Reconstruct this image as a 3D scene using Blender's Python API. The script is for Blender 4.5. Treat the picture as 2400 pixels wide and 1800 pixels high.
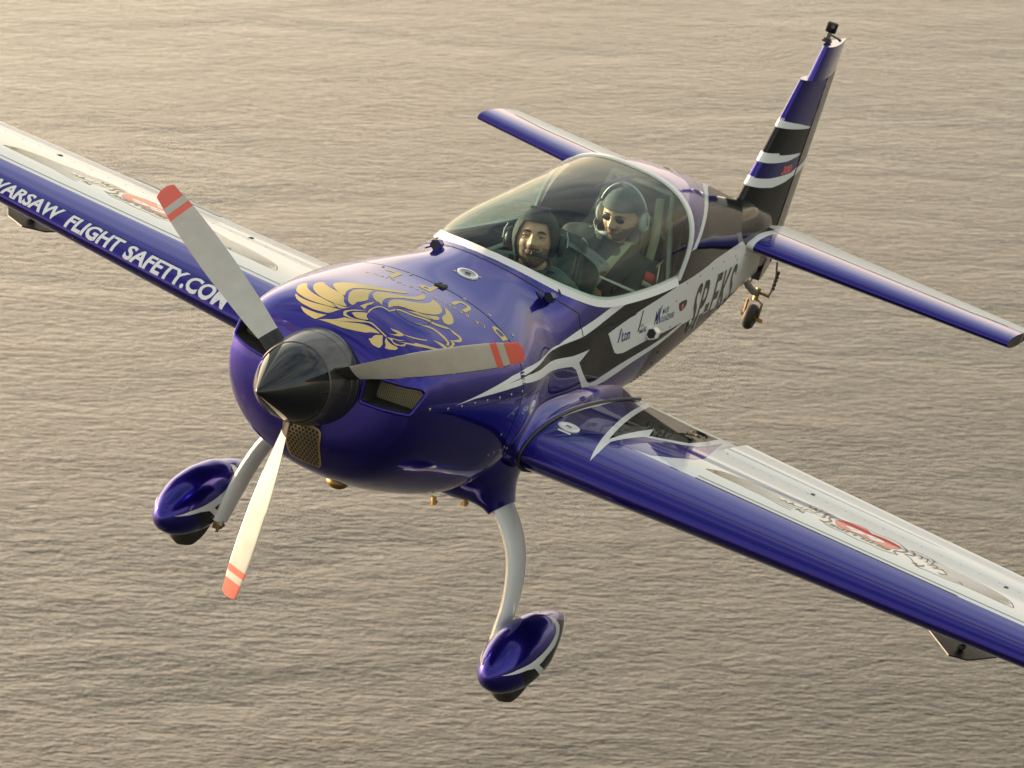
import bpy, bmesh, math, random
from mathutils import Vector, Matrix, noise
from mathutils.bvhtree import BVHTree
from mathutils.geometry import delaunay_2d_cdt, tessellate_polygon

random.seed(7)
for o in list(bpy.data.objects):
    bpy.data.objects.remove(o)
scene = bpy.context.scene
COL = scene.collection

# ------------------------------------------------------------------ camera
CAM_H = 120.0
PITCH = 18.0          # degrees below the horizon
CAM_ROLL = 1.5
cam_data = bpy.data.cameras.new('camera')
cam = bpy.data.objects.new('camera', cam_data)
COL.objects.link(cam)
cam_data.sensor_width = 36.0
cam_data.lens = 8155.5 / 2400 * 36.0
cam_data.clip_start = 0.5
cam_data.clip_end = 20000
cam_data.dof.use_dof = True
cam_data.dof.focus_distance = 14.6
cam_data.dof.aperture_fstop = 11.0
MC = Matrix.Translation((0, 0, CAM_H)) @ Matrix.Rotation(math.radians(90 - PITCH), 4, 'X') @ Matrix.Rotation(math.radians(CAM_ROLL), 4, 'Z')
cam.matrix_world = MC
scene.camera = cam
# pose of the camera seen from the aircraft (x aft, y starboard, z up)
MA = Matrix(((0.37866592, 0.11869342, -0.91789106, -12.48633919),
             (-0.86590035, 0.39566053, -0.30605445, -5.17010321),
             (0.32684662, 0.91069458, 0.25259983, 3.90914016),
             (0, 0, 0, 1)))
AIR = MC @ MA.inverted()          # aircraft frame -> world

# ------------------------------------------------------------------ sky and sun
HAZE_POW, HAZE_COL = 4.4, (4.9, 3.95, 2.85)
SUN_EL, SUN_AZ = 9.0, -60.0        # azimuth from the viewing direction, negative = left
world = bpy.data.worlds.new('World')
scene.world = world
world.use_nodes = True
wn, wl = world.node_tree.nodes, world.node_tree.links
wn.clear()
w_out = wn.new('ShaderNodeOutputWorld')
w_bg = wn.new('ShaderNodeBackground')
w_sky = wn.new('ShaderNodeTexSky')
w_sky.sky_type = 'NISHITA'
w_sky.sun_disc = False
w_sky.sun_elevation = math.radians(SUN_EL)
w_sky.sun_rotation = math.radians(SUN_AZ)
w_sky.air_density = 1.4
w_sky.dust_density = 3.5
w_sky.ozone_density = 1.2
w_bg.inputs['Strength'].default_value = 0.14
# thin streaks of high cloud
w_tc = wn.new('ShaderNodeTexCoord')
w_map = wn.new('ShaderNodeMapping'); w_map.inputs['Scale'].default_value = (1.2, 3.2, 6.0)
w_map.inputs['Rotation'].default_value = (0.0, 0.15, 0.5)
w_noise = wn.new('ShaderNodeTexNoise'); w_noise.inputs['Scale'].default_value = 1.6
w_noise.inputs['Detail'].default_value = 4; w_noise.inputs['Roughness'].default_value = 0.45
w_noise.inputs['Distortion'].default_value = 0.6
w_ramp = wn.new('ShaderNodeValToRGB')
w_ramp.color_ramp.elements[0].position = 0.34; w_ramp.color_ramp.elements[0].color = (0, 0, 0, 1)
w_ramp.color_ramp.elements[1].position = 0.70; w_ramp.color_ramp.elements[1].color = (0.6, 0.6, 0.6, 1)
w_mix = wn.new('ShaderNodeMix'); w_mix.data_type = 'RGBA'
w_mix.inputs['B'].default_value = (5.2, 4.75, 4.1, 1)
wl.new(w_tc.outputs['Generated'], w_map.inputs['Vector'])
wl.new(w_map.outputs['Vector'], w_noise.inputs['Vector'])
wl.new(w_noise.outputs['Fac'], w_ramp.inputs['Fac'])
wl.new(w_ramp.outputs['Color'], w_mix.inputs['Factor'])
wl.new(w_sky.outputs['Color'], w_mix.inputs['A'])
# warm haze towards the horizon, strongest round the low sun
w_sep = wn.new('ShaderNodeSeparateXYZ'); wl.new(w_tc.outputs['Generated'], w_sep.inputs[0])
def wmath(op, a, b=None, clamp=False):
    m = wn.new('ShaderNodeMath'); m.operation = op; m.use_clamp = clamp
    for i, v in enumerate((a, b)):
        if v is None: continue
        if isinstance(v, (int, float)): m.inputs[i].default_value = v
        else: wl.new(v, m.inputs[i])
    return m.outputs[0]
w_abs = wmath('ABSOLUTE', w_sep.outputs['Z'])
w_hz = wmath('POWER', wmath('SUBTRACT', 1.0, w_abs, True), HAZE_POW)
w_dot = wn.new('ShaderNodeVectorMath'); w_dot.operation = 'DOT_PRODUCT'
w_dot.inputs[1].default_value = (math.sin(math.radians(SUN_AZ)), math.cos(math.radians(SUN_AZ)), 0.12)
wl.new(w_tc.outputs['Generated'], w_dot.inputs[0])
w_s = wmath('MULTIPLY_ADD', wmath('POWER', wmath('MULTIPLY', wmath('ADD', w_dot.outputs['Value'], 1.0), 0.5, True), 3.0), 2.3)
w_s.node.inputs[2].default_value = 0.16
w_k = wmath('MULTIPLY', w_hz, w_s)
w_add = wn.new('ShaderNodeMix'); w_add.data_type = 'RGBA'; w_add.blend_type = 'ADD'; w_add.inputs['Factor'].default_value = 1.0
w_hc = wn.new('ShaderNodeVectorMath'); w_hc.operation = 'SCALE'; w_hc.inputs[0].default_value = HAZE_COL
wl.new(w_k, w_hc.inputs['Scale'])
wl.new(w_mix.outputs['Result'], w_add.inputs['A']); wl.new(w_hc.outputs['Vector'], w_add.inputs['B'])
wl.new(w_add.outputs['Result'], w_bg.inputs['Color'])
wl.new(w_bg.outputs['Background'], w_out.inputs['Surface'])

sun_data = bpy.data.lights.new('sun', 'SUN')
sun_data.energy = 4.6
sun_data.angle = math.radians(0.6)
sun_data.color = (1.0, 0.80, 0.58)
sun = bpy.data.objects.new('sun', sun_data)
COL.objects.link(sun)
_el, _az = math.radians(SUN_EL), math.radians(SUN_AZ)
sd = Vector((math.sin(_az) * math.cos(_el), math.cos(_az) * math.cos(_el), math.sin(_el)))
sun.rotation_euler = sd.to_track_quat('Z', 'Y').to_euler()

scene.view_settings.view_transform = 'Standard'
scene.view_settings.look = 'None'
scene.view_settings.gamma = 1.0
scene.view_settings.use_curve_mapping = False
scene.view_settings.exposure = 1.24
scene.render.engine = 'CYCLES'
scene.cycles.max_bounces = 10
scene.cycles.transparent_max_bounces = 16

# ------------------------------------------------------------------ materials
MATS = {}
def mat(name, color, rough=0.4, metal=0.0, coat=0.0, coat_rough=0.03, noise_amt=0.0, noise_scale=40, bump=0.0, spec=0.5, emis=None):
    if name in MATS: return MATS[name]
    m = bpy.data.materials.new(name); m.use_nodes = True
    nt = m.node_tree; b = nt.nodes['Principled BSDF']
    b.inputs['Base Color'].default_value = (*color, 1)
    b.inputs['Roughness'].default_value = rough
    b.inputs['Metallic'].default_value = metal
    b.inputs['Coat Weight'].default_value = coat
    b.inputs['Coat Roughness'].default_value = coat_rough
    b.inputs['Specular IOR Level'].default_value = spec if not coat or metal > .5 else 0.0
    if noise_amt or bump:
        tc = nt.nodes.new('ShaderNodeTexCoord'); n = nt.nodes.new('ShaderNodeTexNoise')
        n.inputs['Scale'].default_value = noise_scale; n.inputs['Detail'].default_value = 4
        nt.links.new(tc.outputs['Object'], n.inputs['Vector'])
        if noise_amt:
            mx = nt.nodes.new('ShaderNodeMix'); mx.data_type = 'RGBA'
            mx.inputs['A'].default_value = (*[c * (1 - noise_amt) for c in color], 1)
            mx.inputs['B'].default_value = (*[min(1, c * (1 + noise_amt)) for c in color], 1)
            nt.links.new(n.outputs['Fac'], mx.inputs['Factor'])
            nt.links.new(mx.outputs['Result'], b.inputs['Base Color'])
            mr = nt.nodes.new('ShaderNodeMapRange')
            mr.inputs['To Min'].default_value = rough * 0.85; mr.inputs['To Max'].default_value = rough * 1.15
            nt.links.new(n.outputs['Fac'], mr.inputs['Value']); nt.links.new(mr.outputs['Result'], b.inputs['Roughness'])
        if bump:
            bp = nt.nodes.new('ShaderNodeBump'); bp.inputs['Strength'].default_value = bump
            bp.inputs['Distance'].default_value = 0.01
            nt.links.new(n.outputs['Fac'], bp.inputs['Height']); nt.links.new(bp.outputs['Normal'], b.inputs['Normal'])
    MATS[name] = m
    return m

BLUE = mat('pearl_blue_paint', (0.019, 0.012, 0.20), rough=0.25, metal=0.78, coat=1.0, coat_rough=0.045, noise_amt=0.05, noise_scale=3)
BLUE.node_tree.nodes['Principled BSDF'].inputs['Specular Tint'].default_value = (0.30, 0.26, 0.85, 1)
BLUE.node_tree.nodes['Principled BSDF'].inputs['Coat IOR'].default_value = 1.36
WHITE = mat('white_paint', (0.76, 0.755, 0.73), rough=0.35, coat=0.6, coat_rough=0.03, noise_amt=0.02, noise_scale=5)
BLACK = mat('black_paint', (0.010, 0.011, 0.012), rough=0.3, coat=0.6, coat_rough=0.04, noise_amt=0.15, noise_scale=6)
NAVY = mat('navy_paint', (0.012, 0.012, 0.06), rough=0.3, metal=0.3, coat=1.0, coat_rough=0.02, noise_amt=0.1, noise_scale=6)
SILVERGREY = mat('silver_grey_paint', (0.30, 0.30, 0.30), rough=0.35, metal=0.3, coat=0.6, noise_amt=0.05)
GOLD = mat('gold_vinyl', (0.60, 0.46, 0.19), rough=0.4, coat=0.4, noise_amt=0.03)
BEIGE = mat('beige_vinyl', (0.27, 0.22, 0.135), rough=0.45, coat=0.3, noise_amt=0.03)
RED = mat('red_vinyl', (0.72, 0.16, 0.12), rough=0.4, coat=0.5, noise_amt=0.03)
DARKVINYL = mat('charcoal_vinyl', (0.03, 0.032, 0.036), rough=0.4, coat=0.4, noise_amt=0.05)
INK = mat('blue_ink_vinyl', (0.02, 0.035, 0.16), rough=0.4, coat=0.4, noise_amt=0.05)
SPIN = mat('spinner_carbon_black', (0.008, 0.009, 0.011), rough=0.32, coat=1.0, coat_rough=0.06, noise_amt=0.1, noise_scale=8)
SPINRING = mat('spinner_backplate', (0.06, 0.055, 0.05), rough=0.35, metal=0.6, coat=0.6, noise_amt=0.1)
RUBBER = mat('rubber', (0.032, 0.026, 0.021), rough=0.65, noise_amt=0.2, noise_scale=30, bump=0.1)
SEAL = mat('rubber_seal', (0.02, 0.02, 0.018), rough=0.5, noise_amt=0.1)
METAL = mat('worn_steel', (0.45, 0.43, 0.40), rough=0.35, metal=1.0, noise_amt=0.12, noise_scale=60)
BRASS = mat('brass_fitting', (0.38, 0.24, 0.10), rough=0.5, metal=1.0, noise_amt=0.12)
DARKIN = mat('dark_interior', (0.02, 0.024, 0.024), rough=0.7, noise_amt=0.2, noise_scale=20)
GREYIN = mat('grey_cockpit_panel', (0.10, 0.125, 0.13), rough=0.5, noise_amt=0.1, noise_scale=10)
SEATM = mat('seat_carbon_shell', (0.045, 0.07, 0.06), rough=0.4, coat=0.3, noise_amt=0.2)
ENGINE = mat('engine_cylinder_metal', (0.48, 0.43, 0.28), rough=0.5, metal=0.4, noise_amt=0.2)
PROPM = mat('propeller_white_composite', (0.50, 0.48, 0.43), rough=0.4, coat=0.4, noise_amt=0.16, noise_scale=14)
PROPDARK = mat('propeller_dark_composite', (0.03, 0.03, 0.03), rough=0.4, coat=0.5, noise_amt=0.1)

# ------------------------------------------------------------------ helpers
def mesh_obj(name, verts, faces, mats, parent=None, fmats=None, smooth=35, merge=0.0, recalc=False, frame=True):
    me = bpy.data.meshes.new(name)
    me.from_pydata([tuple(v) for v in verts], [], faces)
    if not isinstance(mats, (list, tuple)): mats = [mats]
    for m in mats: me.materials.append(m)
    if fmats:
        me.polygons.foreach_set('material_index', fmats)
    if merge or recalc:
        bm = bmesh.new(); bm.from_mesh(me)
        if merge: bmesh.ops.remove_doubles(bm, verts=bm.verts, dist=merge)
        if recalc: bmesh.ops.recalc_face_normals(bm, faces=bm.faces)
        bm.to_mesh(me); bm.free()
    me.update()
    if smooth:
        me.polygons.foreach_set('use_smooth', [True] * len(me.polygons))
        me.set_sharp_from_angle(angle=math.radians(smooth))
    o = bpy.data.objects.new(name, me)
    COL.objects.link(o)
    if parent is not None: o.parent = parent
    return o

def empty(name, label, cat, M=None, parent=None):
    o = bpy.data.objects.new(name, None); COL.objects.link(o)
    o.empty_display_size = 0.3
    if M is not None: o.matrix_world = M
    o['label'] = label; o['category'] = cat
    return o

class MB:
    """collects primitives into one mesh"""
    def __init__(s): s.v = []; s.f = []; s.m = []
    def add(s, vs, fs, mi=0):
        n = len(s.v); s.v += [Vector(v) for v in vs]; s.f += [tuple(i + n for i in f) for f in fs]; s.m += [mi] * len(fs)
        return s
    def box(s, c, size, mi=0, M=None, bev=0.0):
        bm = bmesh.new(); bmesh.ops.create_cube(bm, size=1.0)
        bmesh.ops.scale(bm, vec=size, verts=bm.verts)
        if bev: bmesh.ops.bevel(bm, geom=bm.edges[:], offset=bev, segments=2, affect='EDGES', profile=0.6)
        if M is not None: bmesh.ops.transform(bm, matrix=M, verts=bm.verts)
        bmesh.ops.translate(bm, vec=c, verts=bm.verts)
        bm.verts.index_update()
        s.add([v.co.copy() for v in bm.verts], [[v.index for v in f.verts] for f in bm.faces], mi); bm.free(); return s
    def sph(s, c, r, mi=0, seg=12, M=None):
        bm = bmesh.new(); bmesh.ops.create_uvsphere(bm, u_segments=seg, v_segments=max(6, seg // 2 + 2), radius=1.0)
        if not hasattr(r, '__len__'): r = (r, r, r)
        bmesh.ops.scale(bm, vec=r, verts=bm.verts)
        if M is not None: bmesh.ops.transform(bm, matrix=M, verts=bm.verts)
        bmesh.ops.translate(bm, vec=c, verts=bm.verts)
        bm.verts.index_update()
        s.add([v.co.copy() for v in bm.verts], [[v.index for v in f.verts] for f in bm.faces], mi); bm.free(); return s
    def tube(s, pts, r, n=10, mi=0, flat=None, up=None, cap=True):
        """sweep; r scalar or list; flat = ratio of the second axis; up = axis of the first radius"""
        pts = [Vector(p) for p in pts]; rings = []
        prev = None
        for i, p in enumerate(pts):
            t = (pts[min(i + 1, len(pts) - 1)] - pts[max(i - 1, 0)]).normalized()
            if up is not None: a = Vector(up)
            elif prev is not None: a = prev
            else: a = Vector((0, 0, 1)) if abs(t.z) < 0.9 else Vector((1, 0, 0))
            a = (a - t * a.dot(t)).normalized(); b = t.cross(a); prev = a
            rr = r[i] if hasattr(r, '__len__') else r
            fl = 1.0 if flat is None else (flat[i] if hasattr(flat, '__len__') else flat)
            rings.append([p + a * math.cos(2 * math.pi * k / n) * rr + b * math.sin(2 * math.pi * k / n) * rr * fl for k in range(n)])
        return s.loft(rings, mi, cap)
    def loft(s, rings, mi=0, cap=True, closed=True):
        n = len(rings[0]); vs = [v for r in rings for v in r]; fs = []
        for i in range(len(rings) - 1):
            for k in range(n if closed else n - 1):
                k2 = (k + 1) % n
                fs.append((i * n + k, i * n + k2, (i + 1) * n + k2, (i + 1) * n + k))
        if cap:
            fs.append(tuple(range(n))[::-1]); fs.append(tuple((len(rings) - 1) * n + k for k in range(n)))
        return s.add(vs, fs, mi)
    def build(s, name, mats, parent=None, smooth=35, recalc=True, merge=0.0):
        return mesh_obj(name, s.v, s.f, mats, parent, s.m, smooth, merge, recalc)

def lerp(a, b, t): return a + (b - a) * t
def interp(tab, x):
    """monotone-ish cubic interpolation through rows (x, v1, v2, ...)"""
    if x <= tab[0][0]: return list(tab[0][1:])
    if x >= tab[-1][0]: return list(tab[-1][1:])
    for i in range(len(tab) - 1):
        if tab[i][0] <= x <= tab[i + 1][0]: break
    x0, x1 = tab[i][0], tab[i + 1][0]; h = x1 - x0; t = (x - x0) / h; out = []
    for k in range(1, len(tab[0])):
        p0, p1 = tab[i][k], tab[i + 1][k]; d = (p1 - p0) / h
        def sl(j):
            if j == 0: return (tab[1][k] - tab[0][k]) / (tab[1][0] - tab[0][0])
            if j == len(tab) - 1: return (tab[j][k] - tab[j - 1][k]) / (tab[j][0] - tab[j - 1][0])
            a = (tab[j][k] - tab[j - 1][k]) / (tab[j][0] - tab[j - 1][0]); b = (tab[j + 1][k] - tab[j][k]) / (tab[j + 1][0] - tab[j][0])
            return 0.0 if a * b <= 0 else 2 * a * b / (a + b)
        m0, m1 = sl(i), sl(i + 1)
        out.append((2*t**3 - 3*t*t + 1) * p0 + (t**3 - 2*t*t + t) * h * m0 + (-2*t**3 + 3*t*t) * p1 + (t**3 - t*t) * h * m1)
    return out
def frange(a, b, n): return [a + (b - a) * i / (n - 1) for i in range(n)]

# ------------------------------------------------------------------ water
wm = bpy.data.materials.new('sea_water'); wm.use_nodes = True
nt = wm.node_tree; N = nt.nodes; L = nt.links
pb = N['Principled BSDF']
pb.inputs['Base Color'].default_value = (0.018, 0.020, 0.016, 1)
pb.inputs['Roughness'].default_value = 0.07
pb.inputs['IOR'].default_value = 1.333
pb.inputs['Specular IOR Level'].default_value = 0.55
tc = N.new('ShaderNodeTexCoord')
def wave(scale, stretch, rot, detail, dist, w=None):
    mp = N.new('ShaderNodeMapping'); mp.inputs['Rotation'].default_value = (0, 0, math.radians(rot))
    mp.inputs['Scale'].default_value = (1.0 / stretch, 1.0, 1.0)
    n = N.new('ShaderNodeTexNoise'); n.inputs['Scale'].default_value = scale; n.inputs['Detail'].default_value = detail
    n.inputs['Roughness'].default_value = 0.55; n.inputs['Distortion'].default_value = dist
    L.new(tc.outputs['Object'], mp.inputs['Vector']); L.new(mp.outputs['Vector'], n.inputs['Vector'])
    return n
def madd(a, fa, b, fb):
    m1 = N.new('ShaderNodeMath'); m1.operation = 'MULTIPLY'; m1.inputs[1].default_value = fa; L.new(a, m1.inputs[0])
    m2 = N.new('ShaderNodeMath'); m2.operation = 'MULTIPLY_ADD'; m2.inputs[1].default_value = fb
    L.new(b, m2.inputs[0]); L.new(m1.outputs[0], m2.inputs[2]); return m2.outputs[0]
w1 = wave(0.80, 2.4, 4, 5, 0.35)
w2 = wave(2.7, 2.0, -9, 4, 0.25)
w3 = wave(0.07, 1.6, 20, 3, 0.4)
w4 = wave(1.5, 2.2, 14, 3, 0.3)
w5 = wave(0.022, 1.5, 30, 3, 0.5)
hh = madd(w1.outputs['Fac'], 0.85, w2.outputs['Fac'], 0.42)
hh = madd(hh, 1.0, w4.outputs['Fac'], 0.5)
gust = N.new('ShaderNodeMapRange'); gust.inputs['From Min'].default_value = 0.35; gust.inputs['From Max'].default_value = 0.65
gust.inputs['To Min'].default_value = 0.60; gust.inputs['To Max'].default_value = 1.25
L.new(w5.outputs['Fac'], gust.inputs['Value'])
gm = N.new('ShaderNodeMath'); gm.operation = 'MULTIPLY'; L.new(hh, gm.inputs[0]); L.new(gust.outputs['Result'], gm.inputs[1])
hh = madd(gm.outputs[0], 1.0, w3.outputs['Fac'], 1.6)
bp = N.new('ShaderNodeBump'); bp.inputs['Strength'].default_value = 1.0; bp.inputs['Distance'].default_value = 0.85
L.new(hh, bp.inputs['Height']); L.new(bp.outputs['Normal'], pb.inputs['Normal'])
WS = 9000
water = mesh_obj('sea_water', [(-WS, -WS, 0), (WS, -WS, 0), (WS, WS, 0), (-WS, WS, 0)], [(0, 1, 2, 3)], wm, smooth=0)
water['kind'] = 'structure'
water.location = (0, 0, 0)

# ------------------------------------------------------------------ aircraft
plane = empty('aerobatic_aircraft', 'blue, white and black two-seat aerobatic propeller plane banking low over the sea', 'aircraft', AIR)

# fuselage stations: x, half width, top, bottom, z of max width, exponent top, exponent bottom
FUS = [
    (0.60, 0.430, 0.205, -0.330, -0.03, 2.6, 2.2),
    (0.66, 0.458, 0.240, -0.400, -0.03, 2.7, 2.2),
    (0.75, 0.487, 0.275, -0.455, -0.03, 2.7, 2.2),
    (0.95, 0.525, 0.310, -0.520, -0.03, 2.6, 2.2),
    (1.20, 0.560, 0.325, -0.575, -0.03, 2.5, 2.3),
    (1.47, 0.590, 0.338, -0.605, -0.02, 2.3, 2.5),
    (1.80, 0.545, 0.378, -0.600, 0.00, 1.98, 2.7),
    (2.05, 0.482, 0.420, -0.590, 0.03, 1.72, 2.8),
    (2.40, 0.475, 0.500, -0.560, 0.06, 2.1, 3.0),
    (2.80, 0.448, 0.590, -0.525, 0.10, 2.5, 3.0),
    (3.25, 0.430, 0.670, -0.475, 0.14, 2.8, 3.2),
    (3.70, 0.412, 0.728, -0.425, 0.20, 3.0, 3.4),
    (4.10, 0.372, 0.710, -0.385, 0.18, 2.6, 3.6),
    (4.60, 0.305, 0.622, -0.330, 0.14, 2.3, 3.6),
    (5.20, 0.225, 0.500, -0.262, 0.10, 2.1, 3.4),
    (5.80, 0.140, 0.370, -0.180, 0.08, 2.0, 3.0),
    (6.38, 0.060, 0.250, -0.095, 0.08, 2.0, 2.6),
]
CX0, CX1 = 2.03, 3.70          # canopy opening
CUT = [(2.03, 0.420), (2.045, 0.415), (2.10, 0.400), (2.20, 0.372), (2.35, 0.338), (2.55, 0.304), (2.80, 0.289), (3.20, 0.286), (3.70, 0.300)]
_fc = {}
def fpar(x):
    k = round(x, 5)
    if k not in _fc:
        r_ = min(0.20, max(0.0, x - 0.60) * 0.8)
        acc = [0.0] * 6; ws = 0
        for i in range(-4, 5):
            wt = 1 + math.cos(math.pi * i / 5); ws += wt
            for j, v in enumerate(interp(FUS, x + r_ * i / 4)): acc[j] += v * wt
        _fc[k] = [a / ws for a in acc]
    return _fc[k]
def sec_pt(x, th):
    w, zt, zb, zm, nt_, nb = fpar(x)
    c, s_ = math.cos(th), math.sin(th)
    if s_ >= 0:
        return w * abs(c) ** (2 / nt_), zm + (zt - zm) * s_ ** (2 / nt_)
    return w * abs(c) ** (2 / nb), zm + (zb - zm) * (-s_) ** (2 / nb)
def cutz(x): return min(interp(CUT, x)[0], fpar(x)[1] - 0.0003)
def th_at(x, z):
    w, zt, zb, zm, nt_, nb = fpar(x)
    q = max(0.0, min(1.0, (z - zm) / (zt - zm)))
    return math.asin(q ** (nt_ / 2))
def hump(x, y):               # raised centre of the cowl behind the spinner
    if x > 1.5 or x < 0.55: return 0.0
    return 0.028 * math.exp(-(y / 0.17) ** 2) * max(0, min(1, (1.45 - x) / 0.6)) ** 1.5
def half_ring(x, thmax, n, sgn):
    out = []
    for k in range(n):
        u = k / (n - 1)
        th = -math.pi / 2 + (thmax + math.pi / 2) * u
        # denser near corners: keep uniform in angle
        y, z = sec_pt(x, th)
        if z > 0.0: z += hump(x, y)
        out.append(Vector((x, sgn * y, z)))
    return out
def strips(xs, thf, n=44):
    vs, fs = [], []
    for sgn in (-1, 1):
        b0 = len(vs)
        for x in xs: vs += half_ring(x, thf(x), n, sgn)
        for i in range(len(xs) - 1):
            for k in range(n - 1):
                a = b0 + i * n + k
                q = (a, a + 1, a + n + 1, a + n)
                fs.append(q if sgn < 0 else q[::-1])
    return vs, fs
H90 = math.pi / 2

# engine cowling: closed solid with pockets cut for the intakes
xs = [0.60, 0.61, 0.625, 0.645] + frange(0.67, 1.462, 30)
vs, fs = strips(xs, lambda x: H90, 48)
# rounded nose: rings shrinking towards the spinner
def nose_ring(t, n, sgn):
    out = []
    for k in range(n):
        th = -H90 + math.pi * k / (n - 1)
        y0, z0 = sec_pt(0.60, th)
        if z0 > 0: z0 += hump(0.6, y0)
        yi, zi = 0.17 * math.cos(th), 0.17 * math.sin(th)
        rr = t
        x = 0.60 - 0.035 * math.sin(min(1, rr * 2.2) * H90) - 0.02 * rr
        out.append(Vector((x, sgn * lerp(y0, yi, rr), lerp(z0, zi, rr))))
    return out
n = 48
for sgn in (-1, 1):
    prev = len(vs)
    ts = [0.0, 0.04, 0.1, 0.2, 0.35, 0.55, 0.8, 1.0]
    for t in ts: vs += nose_ring(t, n, sgn)
    for i in range(len(ts) - 1):
        for k in range(n - 1):
            a = prev + i * n + k; q = (a, a + n, a + n + 1, a + 1)
            fs.append(q if sgn < 0 else q[::-1])
    # front cap and rear cap as fans
    for (base, xx) in ((prev + (len(ts) - 1) * n, None), ):
        c = len(vs); vs.append(Vector((0.545, 0, 0)))
        for k in range(n - 1):
            q = (base + k, c, base + k + 1); fs.append(q if sgn < 0 else q[::-1])
    base = (0 if sgn < 0 else len(xs) * n) + (len(xs) - 1) * n
    c = len(vs); vs.append(Vector((1.462, 0, -0.1)))
    for k in range(n - 1):
        q = (base + k, base + k + 1, c); fs.append(q if sgn < 0 else q[::-1])
cowl = mesh_obj('engine_cowling', vs, fs, [BLUE, DARKIN], plane, None, 35, merge=0.0004, recalc=True)
def boolean_cut(target, cutter):
    md = target.modifiers.new('cut', 'BOOLEAN'); md.operation = 'DIFFERENCE'; md.object = cutter; md.solver = 'EXACT'
    dg = bpy.context.evaluated_depsgraph_get(); dg.update()
    me = bpy.data.meshes.new_from_object(target.evaluated_get(dg))
    target.modifiers.clear(); target.data = me
    bpy.data.objects.remove(cutter)
    me.polygons.foreach_set('use_smooth', [True] * len(me.polygons))
    me.set_sharp_from_angle(angle=math.radians(35))
def prism(poly_yz, x0, x1, mats, rnd=0.02):
    # rounded polygon extruded along x
    pts = []
    m = len(poly_yz)
    for i in range(m):
        p = Vector(poly_yz[i]); a = Vector(poly_yz[i - 1]); b = Vector(poly_yz[(i + 1) % m])
        da = (a - p).normalized() * rnd; db = (b - p).normalized() * rnd
        for t in (0, 0.25, 0.5, 0.75, 1):
            pts.append((p + da) * (1 - t) ** 2 + p * 2 * t * (1 - t) + (p + db) * t * t)
    v0 = [Vector((x0, p.x, p.y)) for p in pts]; v1 = [Vector((x1, p.x, p.y)) for p in pts]
    mb = MB(); mb.loft([v0, v1]); return mb.build('cutter', mats, plane, smooth=0)
INLET = [(-0.215, 0.098), (-0.420, 0.108), (-0.440, 0.088), (-0.428, 0.002), (-0.225, -0.018)]
for sgn in (1, -1):
    c = prism([(y * sgn, z) for y, z in INLET], 0.45, 0.86, [DARKIN, DARKIN], 0.012)
    c.data.materials.clear(); c.data.materials.append(BLUE); c.data.materials.append(DARKIN)
    c.data.polygons.foreach_set('material_index', [1] * len(c.data.polygons))
    boolean_cut(cowl, c)
for p in cowl.data.polygons:      # painted lip just inside each intake
    pass
# engine cylinders with cooling fins inside each intake
for sgn in (-1, 1):
    mb = MB()
    for k in range(26):
        y = -sgn * 0 + sgn * (0.225 + k * 0.0088)
        mb.box((0.77, y, 0.045), (0.13, 0.0035, 0.13), 0)
    mb.tube([(0.83, sgn * 0.22, 0.045), (0.83, sgn * 0.455, 0.045)], 0.045, 14)
    mb.box((0.745, sgn * 0.265, 0.06), (0.03, 0.035, 0.05), 0, bev=0.004)
    mb.tube([(0.74, sgn * 0.29, 0.03), (0.735, sgn * 0.31, 0.06), (0.75, sgn * 0.33, 0.02)], 0.006, 8)
    mb.build('engine_cylinder', ENGINE, plane)

# main fuselage shell
fwd = frange(1.470, CX0, 14)
mid = [CX0 + (CX1 - CX0) * (i / 46) ** 1.35 for i in range(47)]
vs, fs = strips(fwd[:-1] + [CX0], lambda x: H90)
v2, f2 = strips(mid, lambda x: min(H90, th_at(x, cutz(x))) if x > CX0 else H90)
b = len(vs); vs += v2; fs += [tuple(i + b for i in f) for f in f2]
v3, f3 = strips(frange(CX1 + 0.001, 6.38, 60), lambda x: H90)
b = len(vs); vs += v3; fs += [tuple(i + b for i in f) for f in f3]
fus = mesh_obj('fuselage', vs, fs, [BLUE, BLACK], plane, None, 40, merge=0.0003, recalc=True)
for p in fus.data.polygons: p.material_index = 1 if p.center.x > CX1 else 0

def surf_y(x, z):
    w, zt, zb, zm, nt_, nb = fpar(x)
    if z >= zm: q = max(0.0, 1 - ((z - zm) / (zt - zm)) ** nt_); return w * q ** (1 / nt_)
    q = max(0.0, 1 - ((z - zm) / (zb - zm)) ** nb); return w * q ** (1 / nb)
def rim_pt(x, sgn):
    if x <= CX0 + 1e-6: y, z = 0.0, fpar(CX0)[1]
    else: y, z = sec_pt(x, th_at(x, cutz(x)))
    return Vector((x, sgn * y, z))
# canopy
CROWN = [(2.03, 0.424), (2.045, 0.432), (2.10, 0.462), (2.20, 0.498), (2.35, 0.550), (2.55, 0.608), (2.80, 0.655), (3.10, 0.695), (3.40, 0.722), (3.70, 0.738)]
def can_pt(x, v, off=0.0):
    """v in -1..1 across the canopy, -1 = port rim"""
    r = rim_pt(x, 1); zc = interp(CROWN, x)[0]
    ph = abs(v) * H90          # 0 crown .. 90 rim
    k = min(1.0, (x - CX0) / 0.5)
    n_ = lerp(1.7, 2.85, min(1, max(0, (x - 2.35) / 1.35)) ** 1.3)
    yy = r.y * (1 + 0.035 * k * math.sin(2 * ph)) * abs(math.sin(ph)) ** (2 / n_)
    zz = r.z + (zc - r.z) * abs(math.cos(ph)) ** (2 / n_)
    return Vector((x, math.copysign(yy, v) - 0.03 * k * math.cos(ph) * min(1, max(0, (3.70 - x) / .5)), zz))
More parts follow.
